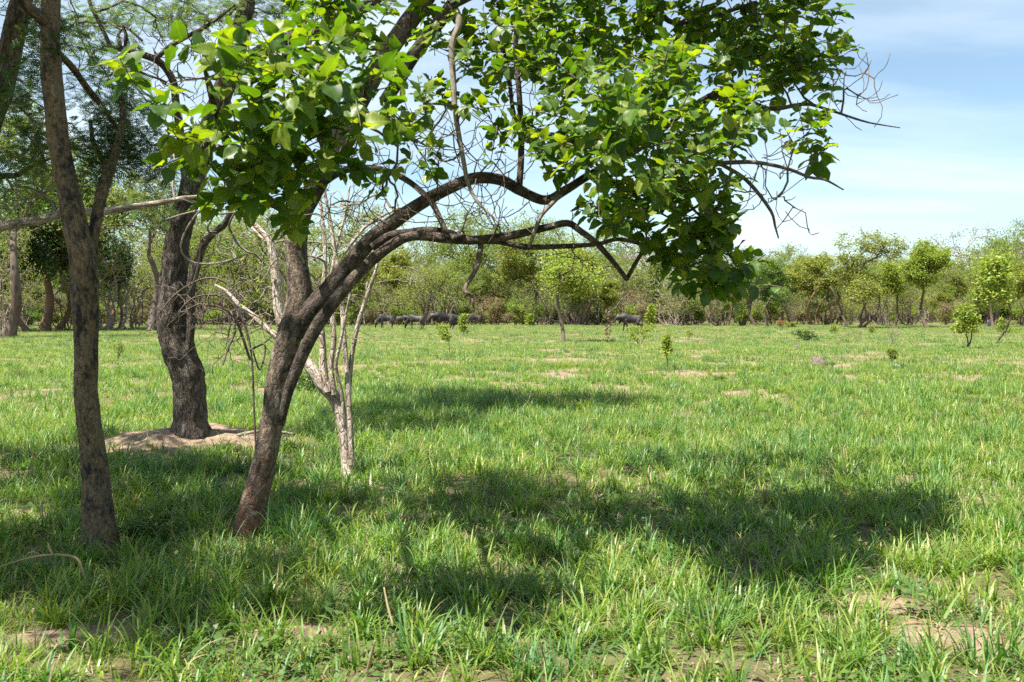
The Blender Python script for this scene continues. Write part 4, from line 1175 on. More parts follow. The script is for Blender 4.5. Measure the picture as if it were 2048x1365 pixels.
# ------------------------------------------------------------------ trees of the woodland edge and young plants in the clearing
def gen_plant(name, seed, stems, blobs, leaf, bark, leaf_n, leaf_s, tip=0.012, trunk_r=0.12, lean=0.3, sig=0.28, wob=0.12, seg=0.7, up=0.8, low_twigs=0, ex=2.35, fork=0.35):
    """unit-free plant at the origin. stems: list of (foot x, y, top x, y, z, radius); blobs: (x, y, z, rx, ry, rz, targets)"""
    g = np.random.default_rng(seed)
    sk = Skel(6000)
    root = empty(name, (0, 0, 0))
    tb = MB()
    for (fx, fy, tx, ty, tz, r) in stems:
        n = 9; f = np.linspace(0, 1, n)
        wv = g.normal(0, 1, 3) * 0.10 * tz; wv2 = g.normal(0, 1, 3) * 0.05 * tz
        P = np.stack([fx + (tx - fx) * f ** 1.2, fy + (ty - fy) * f ** 1.2, -0.03 * tz + 1.03 * tz * f], -1)
        P[:, :2] += (np.sin(math.pi * f)[:, None] * wv[:2] + np.sin(2 * math.pi * f)[:, None] * wv2[:2])
        Rr = r * (1 - 0.45 * f) * (1 + 0.5 * np.exp(-f * 14))
        sk.path(P, Rr)
        tube(tb, P, Rr, 8)
    tg = []
    for (x, y, z, rx, ry, rz, n) in blobs:
        v = unit(g.normal(size=(n, 3))) * (g.random((n, 1)) ** 0.38)
        tg.append(np.array([x, y, z]) + v * np.array([rx, ry, rz]))
    tg = np.vstack(tg) if tg else np.zeros((0, 3))
    P0 = sk.P[:sk.n].copy()
    dist = np.array([np.min(np.linalg.norm(P0 - t, axis=1)) for t in tg]) if len(tg) else []
    pts = []
    for i in np.argsort(dist):
        ids = sk.link(tg[i], seg, wob, up, g)
        pts.append([sk.P[j].copy() for j in ids[-2:]])
    for k in range(low_twigs):
        h = max(s[4] for s in stems)
        i = int(g.integers(0, len(P0)))
        a = P0[i]; sk.link(a + g.normal(0, 1, 3) * np.array([.16, .16, .10]) * h + [0, 0, .06 * h], seg * .6, 0.25, 0.0, g)
    sk.emit(tb, tip, ex, 5, trunk_r * 0.8)
    tb.build('trunk', bark, root)
    if leaf is not None and leaf_n > 0 and pts:
        leaf_n = int(leaf_n * 1.25)
        n = leaf_n * len(pts)
        pick = g.integers(0, 2, n)
        base = np.array([pts[i // leaf_n][min(pick[i], len(pts[i // leaf_n]) - 1)] for i in range(n)])
        P = base + g.normal(0, 1, (n, 3)) * sig * np.array([1, 1, 0.75])
        D = g.normal(size=(n, 3)); D[:, 2] *= 0.6
        N = np.array([0, 0, 0.7]) + g.normal(0, 0.55, (n, 3))
        cb = MB(); scatter_leaves(cb, OVATE, P, frames(D, N), g.uniform(0.7, 1.4, n) * leaf_s * 1.22, g.random(n))
        tag(cb.build('crown', leaf, root, False), kind='stuff')
    return root


FB, FP, FBr = M['bark_far'], M['bark_far_pale'], M['bark_far_brown']


def umbrella(seed, H, leaf, n=240, ln=18, ls=0.20, bark=FB, flat=0.14, rad=0.52):
    g = random.Random(seed)
    st = [(0, 0, g.uniform(-.05, .05) * H, g.uniform(-.05, .05) * H, 0.42 * H, 0.028 * H)]
    bl = []
    for k in range(7):
        a = 2 * math.pi * k / 7 + g.uniform(-.4, .4); q = g.uniform(0.25, 0.75) * rad * H
        bl.append((q * math.cos(a), q * math.sin(a), H * (g.uniform(0.80, 0.92) - 0.16 * (q / (rad * H)) - (0.14 if k % 3 == 0 else 0)), rad * H * 0.45, rad * H * 0.45, flat * H * 0.75, n // 8))
    bl.append((0, 0, H * 0.9, rad * H * 0.5, rad * H * 0.5, flat * H * .6, n // 8))
    return gen_plant('acacia_tree', seed, st, bl, leaf, bark, ln, ls, 0.026, 0.03 * H, sig=0.38, seg=1.0, up=1.2, wob=0.14)


def rounded(seed, H, leaf, n=260, ln=24, ls=0.19, bark=FB, stems=1, low=0.32, wid=0.34, name='leafy_tree'):
    g = random.Random(seed)
    st = []
    for k in range(stems):
        a = g.uniform(0, 6.28); q = (0.02 + 0.05 * (stems > 1)) * H
        st.append((q * math.cos(a), q * math.sin(a), 3.2 * q * math.cos(a + .3), 3.2 * q * math.sin(a + .3), (low + g.uniform(0.02, 0.22)) * H, 0.022 * H / math.sqrt(stems)))
    bl = []
    for k in range(9):
        a = g.uniform(0, 6.28); q = g.uniform(0.15, 0.8) * wid * H; z = g.uniform(low + .12, 0.9)
        q *= math.sin(math.pi * min(1, max(0.2, (1.06 - z) / (1.05 - low) * 0.8 + 0.1)))
        bl.append((q * math.cos(a), q * math.sin(a), z * H, wid * H * .42, wid * H * .42, .13 * H, n // 10))
    bl.append((0, 0, 0.85 * H, wid * H * .5, wid * H * .5, .13 * H, n // 10))
    return gen_plant(name, seed, st, bl, leaf, bark, ln, ls, 0.022, 0.03 * H, sig=0.30, seg=0.8, up=0.9)


def thicket(seed, H, leaf, n=150, ln=8, ls=0.16, bark=FB, stems=7, twigs=160):
    g = random.Random(seed); st = []
    for k in range(stems):
        a = g.uniform(0, 6.28); q = g.uniform(0.02, 0.13) * H
        st.append((q * math.cos(a), q * math.sin(a), 2.6 * q * math.cos(a), 2.6 * q * math.sin(a), g.uniform(.35, .7) * H, 0.011 * H))
    bl = [(g.uniform(-.3, .3) * H, g.uniform(-.3, .3) * H, g.uniform(.35, .85) * H, .26 * H, .26 * H, .18 * H, n // 6) for k in range(6)]
    return gen_plant('thicket_tree', seed, st, bl, leaf, bark, ln, ls, 0.022, 0.03 * H, sig=0.30, seg=0.6, up=0.5, low_twigs=twigs, wob=0.2)


def shrub(seed, H, leaf, n=60, ln=16, ls=0.12, bark=FB, wid=0.6, name='shrub', sig=0.10, stems=4):
    g = random.Random(seed); st = []
    for k in range(stems):
        a = g.uniform(0, 6.28)
        st.append((.03 * H * math.cos(a), .03 * H * math.sin(a), .25 * H * math.cos(a) * wid, .25 * H * math.sin(a) * wid, g.uniform(.3, .6) * H, 0.016 * H))
    bl = [(g.uniform(-.3, .3) * H * wid, g.uniform(-.3, .3) * H * wid, g.uniform(.3, .8) * H, .35 * H * wid, .35 * H * wid, .2 * H, n // 5) for k in range(5)]
    return gen_plant(name, seed, st, bl, leaf, bark, ln, ls, 0.004 * H + 0.001, 0.03 * H, sig=sig * H, seg=0.2 * H, up=0.3)


VARS = {}


def variant(key, maker):
    """first use keeps the built plant itself, later uses copy it"""
    if key not in VARS: VARS[key] = [maker(), False]
    return VARS[key]


def plant(key, maker, px, py, top, wpx, H, wid, label, cat='tree', group=None, rz=None, name=None, depth=None):
    """stand a plant with its foot at photo pixel (px, py), scaled to reach pixel row `top` and wpx across"""
    v = variant(key, maker)
    p = gpt(px, py)
    if depth is not None:
        X = (px - 1024) / F * depth; p = np.array([X, depth, float(gh(X, depth))])
    h = abs(p[1] / F * (py - top)) if depth is None else CAMH + (HOR - top) * depth / F
    sz = h / H; sx = (wpx * p[1] / F) / wid
    sx = min(max(sx, 0.55 * sz), 1.8 * sz)
    rz = rng.uniform(0, 6.28) if rz is None else rz
    if not v[1]:
        v[1] = True; o = v[0]; o.location = p; o.rotation_euler = (0, 0, rz); o.scale = (sx, sx, sz)
    else:
        o = dup(v[0], p, rz, (sx, sx, sz))
    if name: o.name = name
    return tag(o, label, cat, group)


mk = {
 'um1': (lambda: umbrella(101, 15, M['leaf_sage']), 15, 16.5), 'um2': (lambda: umbrella(102, 15, M['leaf_olive'], 260, 18), 15, 16.5), 'um3': (lambda: umbrella(103, 15, M['leaf_yellow'], 240, 14), 15, 16.5),
 'um4': (lambda: umbrella(104, 14, M['leaf_tan'], 260, 9, 0.16, FP), 14, 15.5), 'um5': (lambda: umbrella(105, 13, M['leaf_acacia'], 320, 34, 0.2, FBr, 0.2, 0.45), 13, 12),
 'rd1': (lambda: rounded(201, 11, M['leaf_lime'], 300, 36, 0.2), 11, 8), 'rd2': (lambda: rounded(202, 11, M['leaf_yellow'], 400, 22, 0.16, FB, 5, 0.22, 0.42), 11, 9.5), 'rd3': (lambda: rounded(203, 10, M['leaf_olive'], 240, 22, 0.18, FB, 3, 0.25), 10, 7),
 'rd4': (lambda: rounded(204, 10, M['leaf_green'], 260, 24, 0.2, FB, 2, 0.3), 10, 7), 'rd5': (lambda: rounded(205, 10, M['leaf_yellow'], 300, 30, 0.2, FBr, 2, 0.3, 0.4), 10, 8), 'rd6': (lambda: rounded(206, 9, M['leaf_lime'], 230, 32, 0.17, FB, 1, 0.4, 0.32), 9, 6.2),
 'rd7': (lambda: rounded(207, 10, M['leaf_acacia_dark'], 280, 30, 0.18, FBr, 1, 0.4, 0.4), 10, 8),
 'th1': (lambda: thicket(301, 8, M['leaf_olive'], 150, 9), 8, 6.5), 'th2': (lambda: thicket(302, 8, M['leaf_tan'], 150, 6, 0.15, FBr), 8, 6.5), 'th3': (lambda: thicket(303, 8, M['leaf_sage'], 170, 10, 0.15, FP), 8, 6.5), 'th4': (lambda: thicket(304, 8, M['leaf_yellow'], 160, 11, 0.16, FB, 9), 8, 6.5),
 'sh1': (lambda: shrub(401, 3, M['leaf_olive'], 80, 22, 0.14), 3, 2.6), 'sh2': (lambda: shrub(402, 3, M['leaf_bright'], 80, 20, 0.14), 3, 2.6), 'sh3': (lambda: shrub(403, 3, M['leaf_tan'], 90, 12, 0.11, FBr), 3, 2.6), 'sh4': (lambda: shrub(404, 3, M['leaf_green'], 90, 24, 0.13), 3, 2.6),
}


def put(key, px, py, top, w, label, group=None, cat='tree', **k):
    m_, H, wd = mk[key]
    return plant(key, m_, px, py, top, w, H, wd, label, cat, group, **k)


# the woodland edge, left to right
put('um2', 14, 676, 175, 430, 'tall acacia at the left edge whose sunlit crown fills the space behind the ochre trunk', depth=62)
put('um1', 300, 668, 300, 330, 'sparse sage-crowned tree seen between the ochre trunk and the dark acacia', depth=84)
put('um5', 165, 664, 300, 260, 'dense-crowned acacia directly behind the ochre trunk', depth=88)
put('th3', 215, 660, 440, 150, 'grey tangled bare tree right of the ochre trunk', depth=90)
put('th1', 395, 660, 430, 130, 'twiggy olive tree right behind the dark acacia trunk', depth=92)
put('um3', 560, 655, 400, 220, 'pale yellow flat-topped tree behind the leaning trunk', depth=105)
put('rd7', 60, 664, 420, 190, 'dark green dense tree between the left edge and the ochre trunk', depth=86)
put('rd7', 235, 660, 470, 110, 'dark green tree right of the ochre trunk, behind the small dark bushy tree', depth=96)
put('th3', 12, 668, 420, 110, 'pale forked trunk at the left edge beyond the clearing')
put('um5', 88, 662, 330, 330, 'brown straight-trunked acacia seen left of the ochre thorn tree')
put('rd7', 112, 661, 400, 200, 'thin dark-crowned tree just right of the brown straight-trunked acacia')
put('rd7', 30, 655, 470, 150, 'dark dense tree low at the left edge of the wood')
put('rd4', 160, 648, 480, 160, 'bright-lit tree filling the gap behind the ochre thorn trunk')
put('rd7', 246, 654, 552, 62, 'small dark bushy tree beside the orange earth bank')
put('th3', 290, 650, 470, 130, 'grey leafless thicket between the ochre trunk and the dark acacia trunk')
put('um1', 330, 645, 400, 260, 'pale umbrella-crowned tree far behind the dark acacia trunk')
put('th1', 415, 650, 490, 120, 'olive thicket just right of the dark acacia trunk')
put('th4', 470, 652, 500, 100, 'yellow-green thicket behind the dead brush tangle')
put('um2', 480, 645, 410, 240, 'wide flat-crowned tree behind the dead brush tangle')
put('th2', 530, 650, 520, 100, 'brown bare thicket left of the leaning tree')
put('um3', 720, 645, 396, 230, 'pale yellow-green umbrella tree framed right of the leaning trunk fork')
put('th1', 640, 650, 500, 110, 'olive thicket behind the thin upright stems of the pale tree')
put('rd3', 700, 650, 490, 110, 'olive tree standing behind the two left-hand grazing animals')
put('rd5', 790, 650, 500, 120, 'yellow-green tree above the group of grazing wildebeest')
put('th4', 850, 652, 520, 100, 'leafy thicket behind the darkest wildebeest of the group')
put('um2', 930, 646, 404, 230, 'broad umbrella tree rising under the big arching limb')
put('rd3', 950, 646, 520, 90, 'dark curved-trunk tree right of the wildebeest group')
put('th2', 985, 651, 560, 90, 'brown dry thicket right of the wildebeest group')
put('rd5', 1040, 651, 470, 110, 'slender yellow-green tree left of the lone small field tree')
put('um3', 1085, 645, 428, 190, 'flat pale crown showing below the tip of the arching limb')
put('th1', 1085, 652, 540, 90, 'olive thicket just left of the lone small field tree')
put('rd3', 1160, 650, 500, 110, 'thick dark trunk just right of the lone small field tree')
put('th3', 1205, 650, 520, 110, 'pale twiggy thicket behind the lone walking wildebeest')
put('th2', 1255, 648, 540, 100, 'brown twiggy thicket above the lone walking wildebeest')
put('um2', 1230, 640, 440, 220, 'umbrella tree hidden behind the hanging leaf mass')
put('um4', 1320, 648, 450, 170, 'stout brown trunk right of the lone walking wildebeest')
put('th1', 1372, 650, 540, 90, 'dark thicket under the lowest hanging leaves')
put('th3', 1420, 648, 545, 90, 'grey thicket right of the lowest hanging leaves')
put('um1', 1400, 640, 470, 200, 'pale umbrella tree behind the lowest hanging leaves')
put('rd3', 1475, 648, 540, 80, 'small olive tree right of the lowest hanging leaf tip')
put('rd4', 1540, 655, 518, 92, 'multi-stemmed dark green tree right of the hanging leaf tip')
put('um1', 1575, 640, 484, 210, 'far flat sage-coloured crown above the multi-stemmed dark green tree')
put('th1', 1590, 650, 560, 70, 'twiggy thicket between the multi-stemmed green tree and the yellow tree')
put('rd5', 1632, 652, 508, 125, 'golden yellow-green tree left of the tallest rounded tree')
put('th2', 1665, 652, 580, 70, 'reddish dry thicket below the golden tree')
put('rd2', 1712, 656, 453, 205, 'tallest rounded yellow-green tree with many stems from its foot')
put('rd4', 1765, 646, 540, 80, 'green tree tucked behind the tallest rounded tree')
put('rd6', 1785, 654, 520, 92, 'thin dark-trunked bright tree right of the tallest rounded tree')
put('rd3', 1806, 650, 540, 60, 'narrow olive tree beside the thin dark-trunked bright tree')
put('rd1', 1858, 655, 474, 122, 'bright green single-trunked tree with full crown, right of the tallest rounded tree')
put('um4', 1945, 642, 444, 240, 'wide tan flat-topped acacia behind the bright trees at the right')
put('um1', 2042, 640, 432, 170, 'tall grey acacia at the right edge of the wood')
put('th2', 1925, 646, 590, 80, 'grey-brown thicket right of the bright full-crowned tree')
put('rd7', 1925, 640, 545, 70, 'dark green crown low behind the bright full-crowned tree')
put('rd6', 1988, 655, 506, 92, 'bright leafy tree behind the slim pole-like sapling')
put('rd5', 2035, 652, 520, 90, 'yellow-green tree at the right edge of the photo')
put('th1', 2070, 650, 540, 90, 'olive thicket cut by the right edge')
put('th2', 135, 660, 560, 90, 'brown dry thicket behind the ochre trunk near the ground', depth=92)
put('th1', 195, 658, 540, 100, 'olive twiggy thicket above the orange earth bank', depth=97)
put('th3', 268, 658, 520, 110, 'pale bare thicket right of the small dark bushy tree', depth=98)
put('th2', 330, 657, 550, 90, 'brown thicket touching the left side of the dark acacia trunk', depth=100)
put('th3', 45, 660, 540, 90, 'pale bare thicket between the left edge and the brown straight-trunked acacia', depth=95)
put('rd3', -60, 655, 430, 200, 'olive tree just beyond the left edge of the wood')
for i, (px, py, top, w, kk, lab) in enumerate([
    (60, 652, 600, 70, 'sh4', 'green shrub at the foot of the brown acacia'), (150, 652, 585, 80, 'sh2', 'bright shrub behind the ochre trunk'), (300, 652, 600, 70, 'sh3', 'dry tan shrub left of the dark acacia trunk'),
    (430, 653, 605, 80, 'sh1', 'olive shrub under the dead brush'), (505, 652, 540, 60, 'sh2', 'bright yellow-green bush behind the pale leaning stem'), (740, 652, 600, 70, 'sh3', 'dry brown bush at the left end of the wildebeest group'),
    (805, 651, 596, 80, 'sh1', 'olive bush behind the grazing wildebeest'), (905, 650, 600, 90, 'sh4', 'green bush behind the darkest wildebeest'), (965, 651, 605, 70, 'sh3', 'brown dry bush right of the last wildebeest in the group'),
    (1010, 650, 612, 70, 'sh3', 'brown dry bush near the slender yellow-green tree'), (1100, 650, 590, 70, 'sh1', 'olive bush behind the small field tree'), (1195, 650, 600, 80, 'sh4', 'green bush left of the lone wildebeest'),
    (1270, 648, 590, 90, 'sh3', 'pinkish dry bush over the back of the lone wildebeest'), (1350, 650, 600, 70, 'sh1', 'dark bush right of the stout brown trunk'), (1440, 648, 605, 80, 'sh1', 'olive bush under the hanging leaves'),
    (1505, 648, 600, 70, 'sh4', 'green bush left of the multi-stemmed tree'), (1605, 650, 605, 80, 'sh3', 'pinkish dry bush left of the golden tree trunk'), (1650, 650, 610, 60, 'sh3', 'dry bush right of the golden tree trunk'),
    (1740, 646, 590, 70, 'sh4', 'deep green bush behind the shaded wildebeest'), (1820, 648, 600, 70, 'sh2', 'bright bush left of the full-crowned tree'), (1905, 646, 585, 110, 'sh1', 'wide olive bush right of the full-crowned tree'),
    (1960, 650, 600, 60, 'sh3', 'dry bush left of the slim sapling'), (2010, 650, 590, 70, 'sh2', 'bright bush right of the slim sapling')]):
    put(kk, px, py, top + (650 - top) * 0.3, w * 0.8, lab, 'bushes along the foot of the wood', 'bush')

# the far wood that closes the view, one mass
far_m = []
for key in ('um1', 'um2', 'rd3', 'th1', 'rd5', 'th3', 'th4'):
    mb = MB(); src = VARS[key][0]
    mats = []
    for ch in src.children:
        me = ch.data; nv = len(me.vertices); co = np.zeros(nv * 3, np.float32); me.vertices.foreach_get("co", co)
        npoly = len(me.polygons); ls_ = np.zeros(npoly, np.int32); me.polygons.foreach_get("loop_start", ls_)
        lv = np.zeros(len(me.loops), np.int32); me.loops.foreach_get("vertex_index", lv)
        lt = np.diff(np.append(ls_, len(lv)))
        ti = np.zeros(nv, np.float32); me.attributes["tint"].data.foreach_get("value", ti)
        q4 = ls_[lt == 4]; t3 = ls_[lt == 3]
        Q = lv[q4[:, None] + np.arange(4)] if len(q4) else None
        T = lv[t3[:, None] + np.arange(3)] if len(t3) else None
        mb.add(co.reshape(-1, 3), Q, T, tint=ti, m=len(mats)); mats.append(me.materials[0])
    far_m.append(mb.mesh('far_' + key, mats, False))
n = 880
y = np.sqrt(rng.uniform(120 ** 2, 270 ** 2, n)); x = rng.uniform(-1, 1, n) * (0.68 * y + 4)
gn_scatter('far_woodland', np.stack([x, y, gh(x, y)], -1), rng.uniform(0, 6.28, n), np.zeros(n), rng.uniform(0.5, 1.12, n) * np.where(x > 30, 0.84, 1.0), rng.integers(0, 7, n), far_m,
           'far woodland closing the view behind the first row of trees')
# low dry scrub between the trunks
und = []
for key in ('sh1', 'sh3', 'sh2'):
    mb = MB(); src = VARS[key][0]; mats = []
    for ch in src.children:
        me = ch.data; nv = len(me.vertices); co = np.zeros(nv * 3, np.float32); me.vertices.foreach_get("co", co)
        ls_ = np.zeros(len(me.polygons), np.int32); me.polygons.foreach_get("loop_start", ls_)
        lv = np.zeros(len(me.loops), np.int32); me.loops.foreach_get("vertex_index", lv)
        lt = np.diff(np.append(ls_, len(lv))); ti = np.zeros(nv, np.float32); me.attributes["tint"].data.foreach_get("value", ti)
        q4 = ls_[lt == 4]; t3 = ls_[lt == 3]
        mb.add(co.reshape(-1, 3), lv[q4[:, None] + np.arange(4)] if len(q4) else None, lv[t3[:, None] + np.arange(3)] if len(t3) else None, tint=ti, m=len(mats)); mats.append(me.materials[0])
    und.append(mb.mesh('und_' + key, mats, False))
n = 750
y = np.sqrt(rng.uniform(122 ** 2, 230 ** 2, n)); x = rng.uniform(-1, 1, n) * (0.62 * y + 4)
gn_scatter('undergrowth', np.stack([x, y, gh(x, y)], -1), rng.uniform(0, 6.28, n), np.zeros(n), rng.uniform(0.4, 1.3, n), rng.integers(0, 3, n), und,
           'low dry and green scrub between the trunks of the wood')

# ------------------------------------------------------------------ young plants in the clearing
def sapling(seed, H, leaf, crown=(0.5, 0.95), wid=0.3, n=34, ln=9, ls=0.06, bark=FB, lean=0.0, r=0.012, name='sapling', stems=1, sig=0.05):
    g = random.Random(seed)
    st = [(0.02 * k, 0, lean * H + 0.08 * H * k * (-1) ** k, 0.05 * H * k, 0.75 * H, r * H) for k in range(stems)]
    c0, c1 = crown
    bl = [(lean * H * .8, 0, (c0 + (c1 - c0) * (0.2 + 0.6 * k / 2)) * H, wid * H * (0.5, .42, .28)[k], wid * H * (0.5, .42, .28)[k], (c1 - c0) * H * .3, n // 3) for k in range(3)]
    return gen_plant(name, seed, st, bl, leaf, bark, int(ln * 0.95), ls * 1.4, 0.0035 * H, 0.02 * H, sig=sig * H, seg=0.12 * H, up=0.4)


def one(key, maker, H, wid, px, py, top, w, label, cat='sapling', name='sapling', group=None, **k):
    return plant(key, maker, px, py, top, w, H, wid, label, cat, group, name=name, **k)


one('s1', lambda: rounded(501, 5.2, M['leaf_lime'], 190, 20, 0.12, FB, 1, 0.42, 0.44, 'field_tree'), 5.2, 4.6, 1130, 684, 478, 175, 'small dark-trunked tree standing alone in the clearing before the wood', 'tree', 'field_tree')
one('s2', lambda: sapling(502, 2.0, M['leaf_lime'], (.45, 1.0), .62, 70, 16, .085, FB, 0, .022, 'young_tree', 2, .07), 2.0, 1.25, 1932, 700, 612, 52, 'young vase-shaped tree with bright leaf ball near the right edge', 'tree', 'young_tree')
one('s3', lambda: sapling(503, 4.6, M['leaf_lime'], (.48, .98), .34, 80, 16, .10, FB, .02, .007, 'slim_sapling'), 4.6, 1.6, 1985, 692, 512, 80, 'slim pole-like sapling beside the young vase-shaped tree', 'sapling', 'slim_sapling')
one('s4', lambda: sapling(504, 1.0, M['leaf_lime'], (.45, 1.0), .3, 30, 9, .06, FB, -.04, .014), 1.0, 0.32, 1332, 742, 668, 20, 'thin single-stemmed sapling rising from a dark grass tuft', 'sapling')
one('s5', lambda: sapling(505, 1.5, M['leaf_lime'], (.2, 1.0), .4, 50, 10, .08, FB, 0, .012), 1.5, 0.6, 1302, 664, 610, 24, 'bright columnar sapling right of the lone walking wildebeest', 'sapling')
one('s6', lambda: shrub(506, 1.2, M['leaf_lime'], 50, 12, .07, FB, .9, 'leafy_bush', .06), 1.2, 1.2, 1280, 692, 646, 58, 'loose bright bush in front of the lone walking wildebeest', 'bush', 'leafy_bush')
one('s7', lambda: sapling(507, 1.8, M['leaf_tan'], (.2, .95), .22, 30, 5, .07, FBr, .02, .016, 'dry_sapling', 2), 1.8, 0.45, 1213, 686, 618, 16, 'brown half-dry sapling left of the lone walking wildebeest', 'sapling', 'dry_sapling')
one('s5', None, 1.5, 0.6, 1060, 654, 630, 18, 'little bright sapling left of the small field tree', 'sapling')
one('s8', lambda: sapling(508, 1.5, M['leaf_lime'], (.45, .95), .55, 36, 8, .075, FB, -.14, .010, 'sapling', 1, .06), 1.5, 0.9, 895, 714, 645, 42, 'thin-stemmed sapling with pale leaves to one side, before the darkest wildebeest', 'sapling', rz=0.0)
one('s5', None, 1.5, 0.6, 926, 668, 628, 22, 'bright sapling in front of the last wildebeest in the group', 'sapling')
one('s9', lambda: shrub(509, 1.0, M['leaf_lime'], 44, 14, .07, FB, .9, 'leafy_bush', .07), 1.0, 1.0, 1667, 668, 636, 18, 'upright bright bush left of the grey dry weeds', 'bush', 'leafy_bush')
one('s10', lambda: shrub(510, 0.8, M['leaf_rust'], 40, 10, .08, FBr, 1.1, 'rusty_bush', .08), 0.8, .8, 1560, 657, 641, 18, 'small rusty orange bush before the multi-stemmed tree', 'bush', 'rusty_bush')
one('s11', lambda: shrub(511, 0.8, M['leaf_yellow'], 40, 14, .08, FB, 1.1, 'yellow_bush', .08), 0.8, .8, 1580, 656, 642, 20, 'small yellow bush right of the rusty orange bush', 'bush', 'yellow_bush')
one('s12', lambda: shrub(512, 0.8, M['leaf_green'], 60, 14, .07, FB, 1.5, 'low_bush', .07, 6), 0.8, 1.2, 1612, 685, 656, 50, 'low dark green spreading bush in the right half of the clearing', 'bush', 'low_bush')
one('s13', lambda: shrub(513, 1.0, M['leaf_olive'], 60, 12, .06, FBr, .5, 'column_bush', .05, 5), 1.0, .5, 1785, 728, 686, 22, 'dark brown-green column-shaped bush beside the pale stone', 'bush', 'column_bush')
one('s11', None, .8, .8, 1743, 668, 648, 14, 'tiny yellow bush below the shaded wildebeest', 'bush', 'yellow_bush')
one('s9', None, 1.0, 1.0, 1952, 668, 646, 14, 'small bright bush right of the young vase-shaped tree', 'bush', 'leafy_bush')
one('s6', None, 1.2, 1.2, 2035, 668, 652, 40, 'low yellow-green bush at the right edge', 'bush', 'leafy_bush')
one('s9', None, 1.0, 1.0, 2008, 672, 618, 34, 'pale bright bush right of the slim sapling', 'bush', 'leafy_bush')
one('s14', lambda: shrub(514, 1.0, M['leaf_olive'], 46, 7, .05, FB, .7, 'thin_bush', .08, 5), 1.0, .8, 236, 720, 668, 34, 'thin wispy bush in the grass between the ochre and dark trunks', 'bush', 'thin_bush')
one('s14', None, 1.0, .8, 40, 760, 715, 30, 'wispy green shoot at the left edge of the clearing', 'bush', 'thin_bush')
one('s12', None, .8, 1.2, 1438, 768, 750, 30, 'low dark clump of leaves in the middle of the right clearing', 'bush', 'low_bush')
one('s12', None, .8, 1.2, 620, 790, 735, 60, 'dark green leafy bush behind the pale tree trunk', 'bush', 'low_bush')
one('s6', None, 1.2, 1.2, 1378, 675, 655, 22, 'little pale bush right of the bright columnar sapling', 'bush', 'leafy_bush')
one('s15', lambda: shrub(515, 1.0, M['leaf_tan'], 60, 3, .04, FP, .9, 'dry_weed', .06, 6), 1.0, 1.0, 1715, 686, 656, 22, 'pinkish grey dry weeds standing in the grass', 'weed', 'dry_weed')
one('s15', None, 1.0, 1.0, 1786, 692, 650, 40, 'dead branching weed above the dark column-shaped bush', 'weed', 'dry_weed')
one('s15', None, 1.0, 1.0, 1622, 668, 650, 16, 'small grey dry weed behind the low spreading bush', 'weed', 'dry_weed')
# the shaded herb between the two front trunks
one('s16', lambda: shrub(516, 0.6, M['leaf_green'], 80, 16, .035, M['bark_twig'], 1.1, 'leafy_herb', .06, 7), 0.6, .6, 292, 1082, 1000, 110, 'leafy dark green herb between the two front trunks', 'plant', 'leafy_herb')
one('s16', None, .6, .6, 600, 770, 735, 50, 'leafy herb glimpsed behind the leaning trunk', 'plant', 'leafy_herb')


def lump(name, px, py, w, h, mat, label, cat, seed, flat=1.0):
    p = gpt(px, py); s = p[1] / F
    g = np.random.default_rng(seed)
    u = np.linspace(0, 2 * math.pi, 28, endpoint=False); v = np.linspace(0, math.pi / 2, 10)
    U, Vv = np.meshgrid(u, v)
    d = np.stack([np.cos(U) * np.cos(Vv), np.sin(U) * np.cos(Vv), np.sin(Vv)], -1)
    k = 0.45 + 1.05 * fbm(d * 2.6 + seed, 4)
    P = d * k[..., None] * np.array([w * s / 2, w * s / 2 * 0.8, h * s]); P[0, :, 2] -= 0.08
    n, m_ = P.shape[:2]
    i = np.arange(n - 1)[:, None] * m_; j = np.arange(m_)[None, :]; j2 = (j + 1) % m_
    mb = MB(); mb.add(P.reshape(-1, 3), np.stack([i + j, i + j2, i + m_ + j2, i + m_ + j], -1).reshape(-1, 4))
    o = mb.build(name, mat); o.location = p
    return tag(o, label, cat)


lump('earth_clod', 1638, 732, 34, 18, M['dung'], 'grey-brown lumpy earth clod in the right clearing, the largest', 'clod', 3)
lump('earth_clod', 1594, 700, 14, 9, M['dung'], 'small brown earth clod up and left of the largest clod', 'clod', 7)
lump('earth_clod', 1694, 674, 9, 8, M['dung'], 'tiny grey clod left of the grey dry weeds', 'clod', 9)
lump('pale_stone', 1792, 736, 22, 8, M['stone'], 'pale flat stone at the foot of the dark column-shaped bush', 'stone', 5)
lump('pale_stone', 1978, 654, 16, 14, M['stone'], 'pale stone under the tree behind the slim sapling', 'stone', 6)
lump('earth_bank', 214, 646, 44, 42, M['termite'], 'orange earth bank glimpsed right of the ochre trunk', 'earth bank', 8)

# earth mound round the dark acacia
c = gpt(400, 888)
u = np.linspace(0, 2 * math.pi, 96, endpoint=False); q = np.linspace(1, 0, 26)
U, Qq = np.meshgrid(u, q)
rag = 0.62 + 0.75 * n2(np.cos(U) * 2, np.sin(U) * 2, 1.0, 4, 6.0); ex_ = 1.50 * rag; ey_ = 1.40 * rag
X = c[0] + Qq * ex_ * np.cos(U); Y = c[1] + Qq * ey_ * np.sin(U)
Z = gh(X, Y) + 0.13 * (1 - sstep(0.25, 1.0, Qq)) + 0.22 * (n2(X, Y, 3.0, 4, 3.0) - 0.42) * (1 - Qq ** 4) - 0.07 * sstep(0.85, 1.0, Qq)
Z = Z - 0.05 * sstep(.56, .62, n2(X, Y, 2.0, 3, 8.0)) * (1 - Qq ** 3)
m_ = len(u); nn = len(q)
i = np.arange(nn - 1)[:, None] * m_; j = np.arange(m_)[None, :]; j2 = (j + 1) % m_
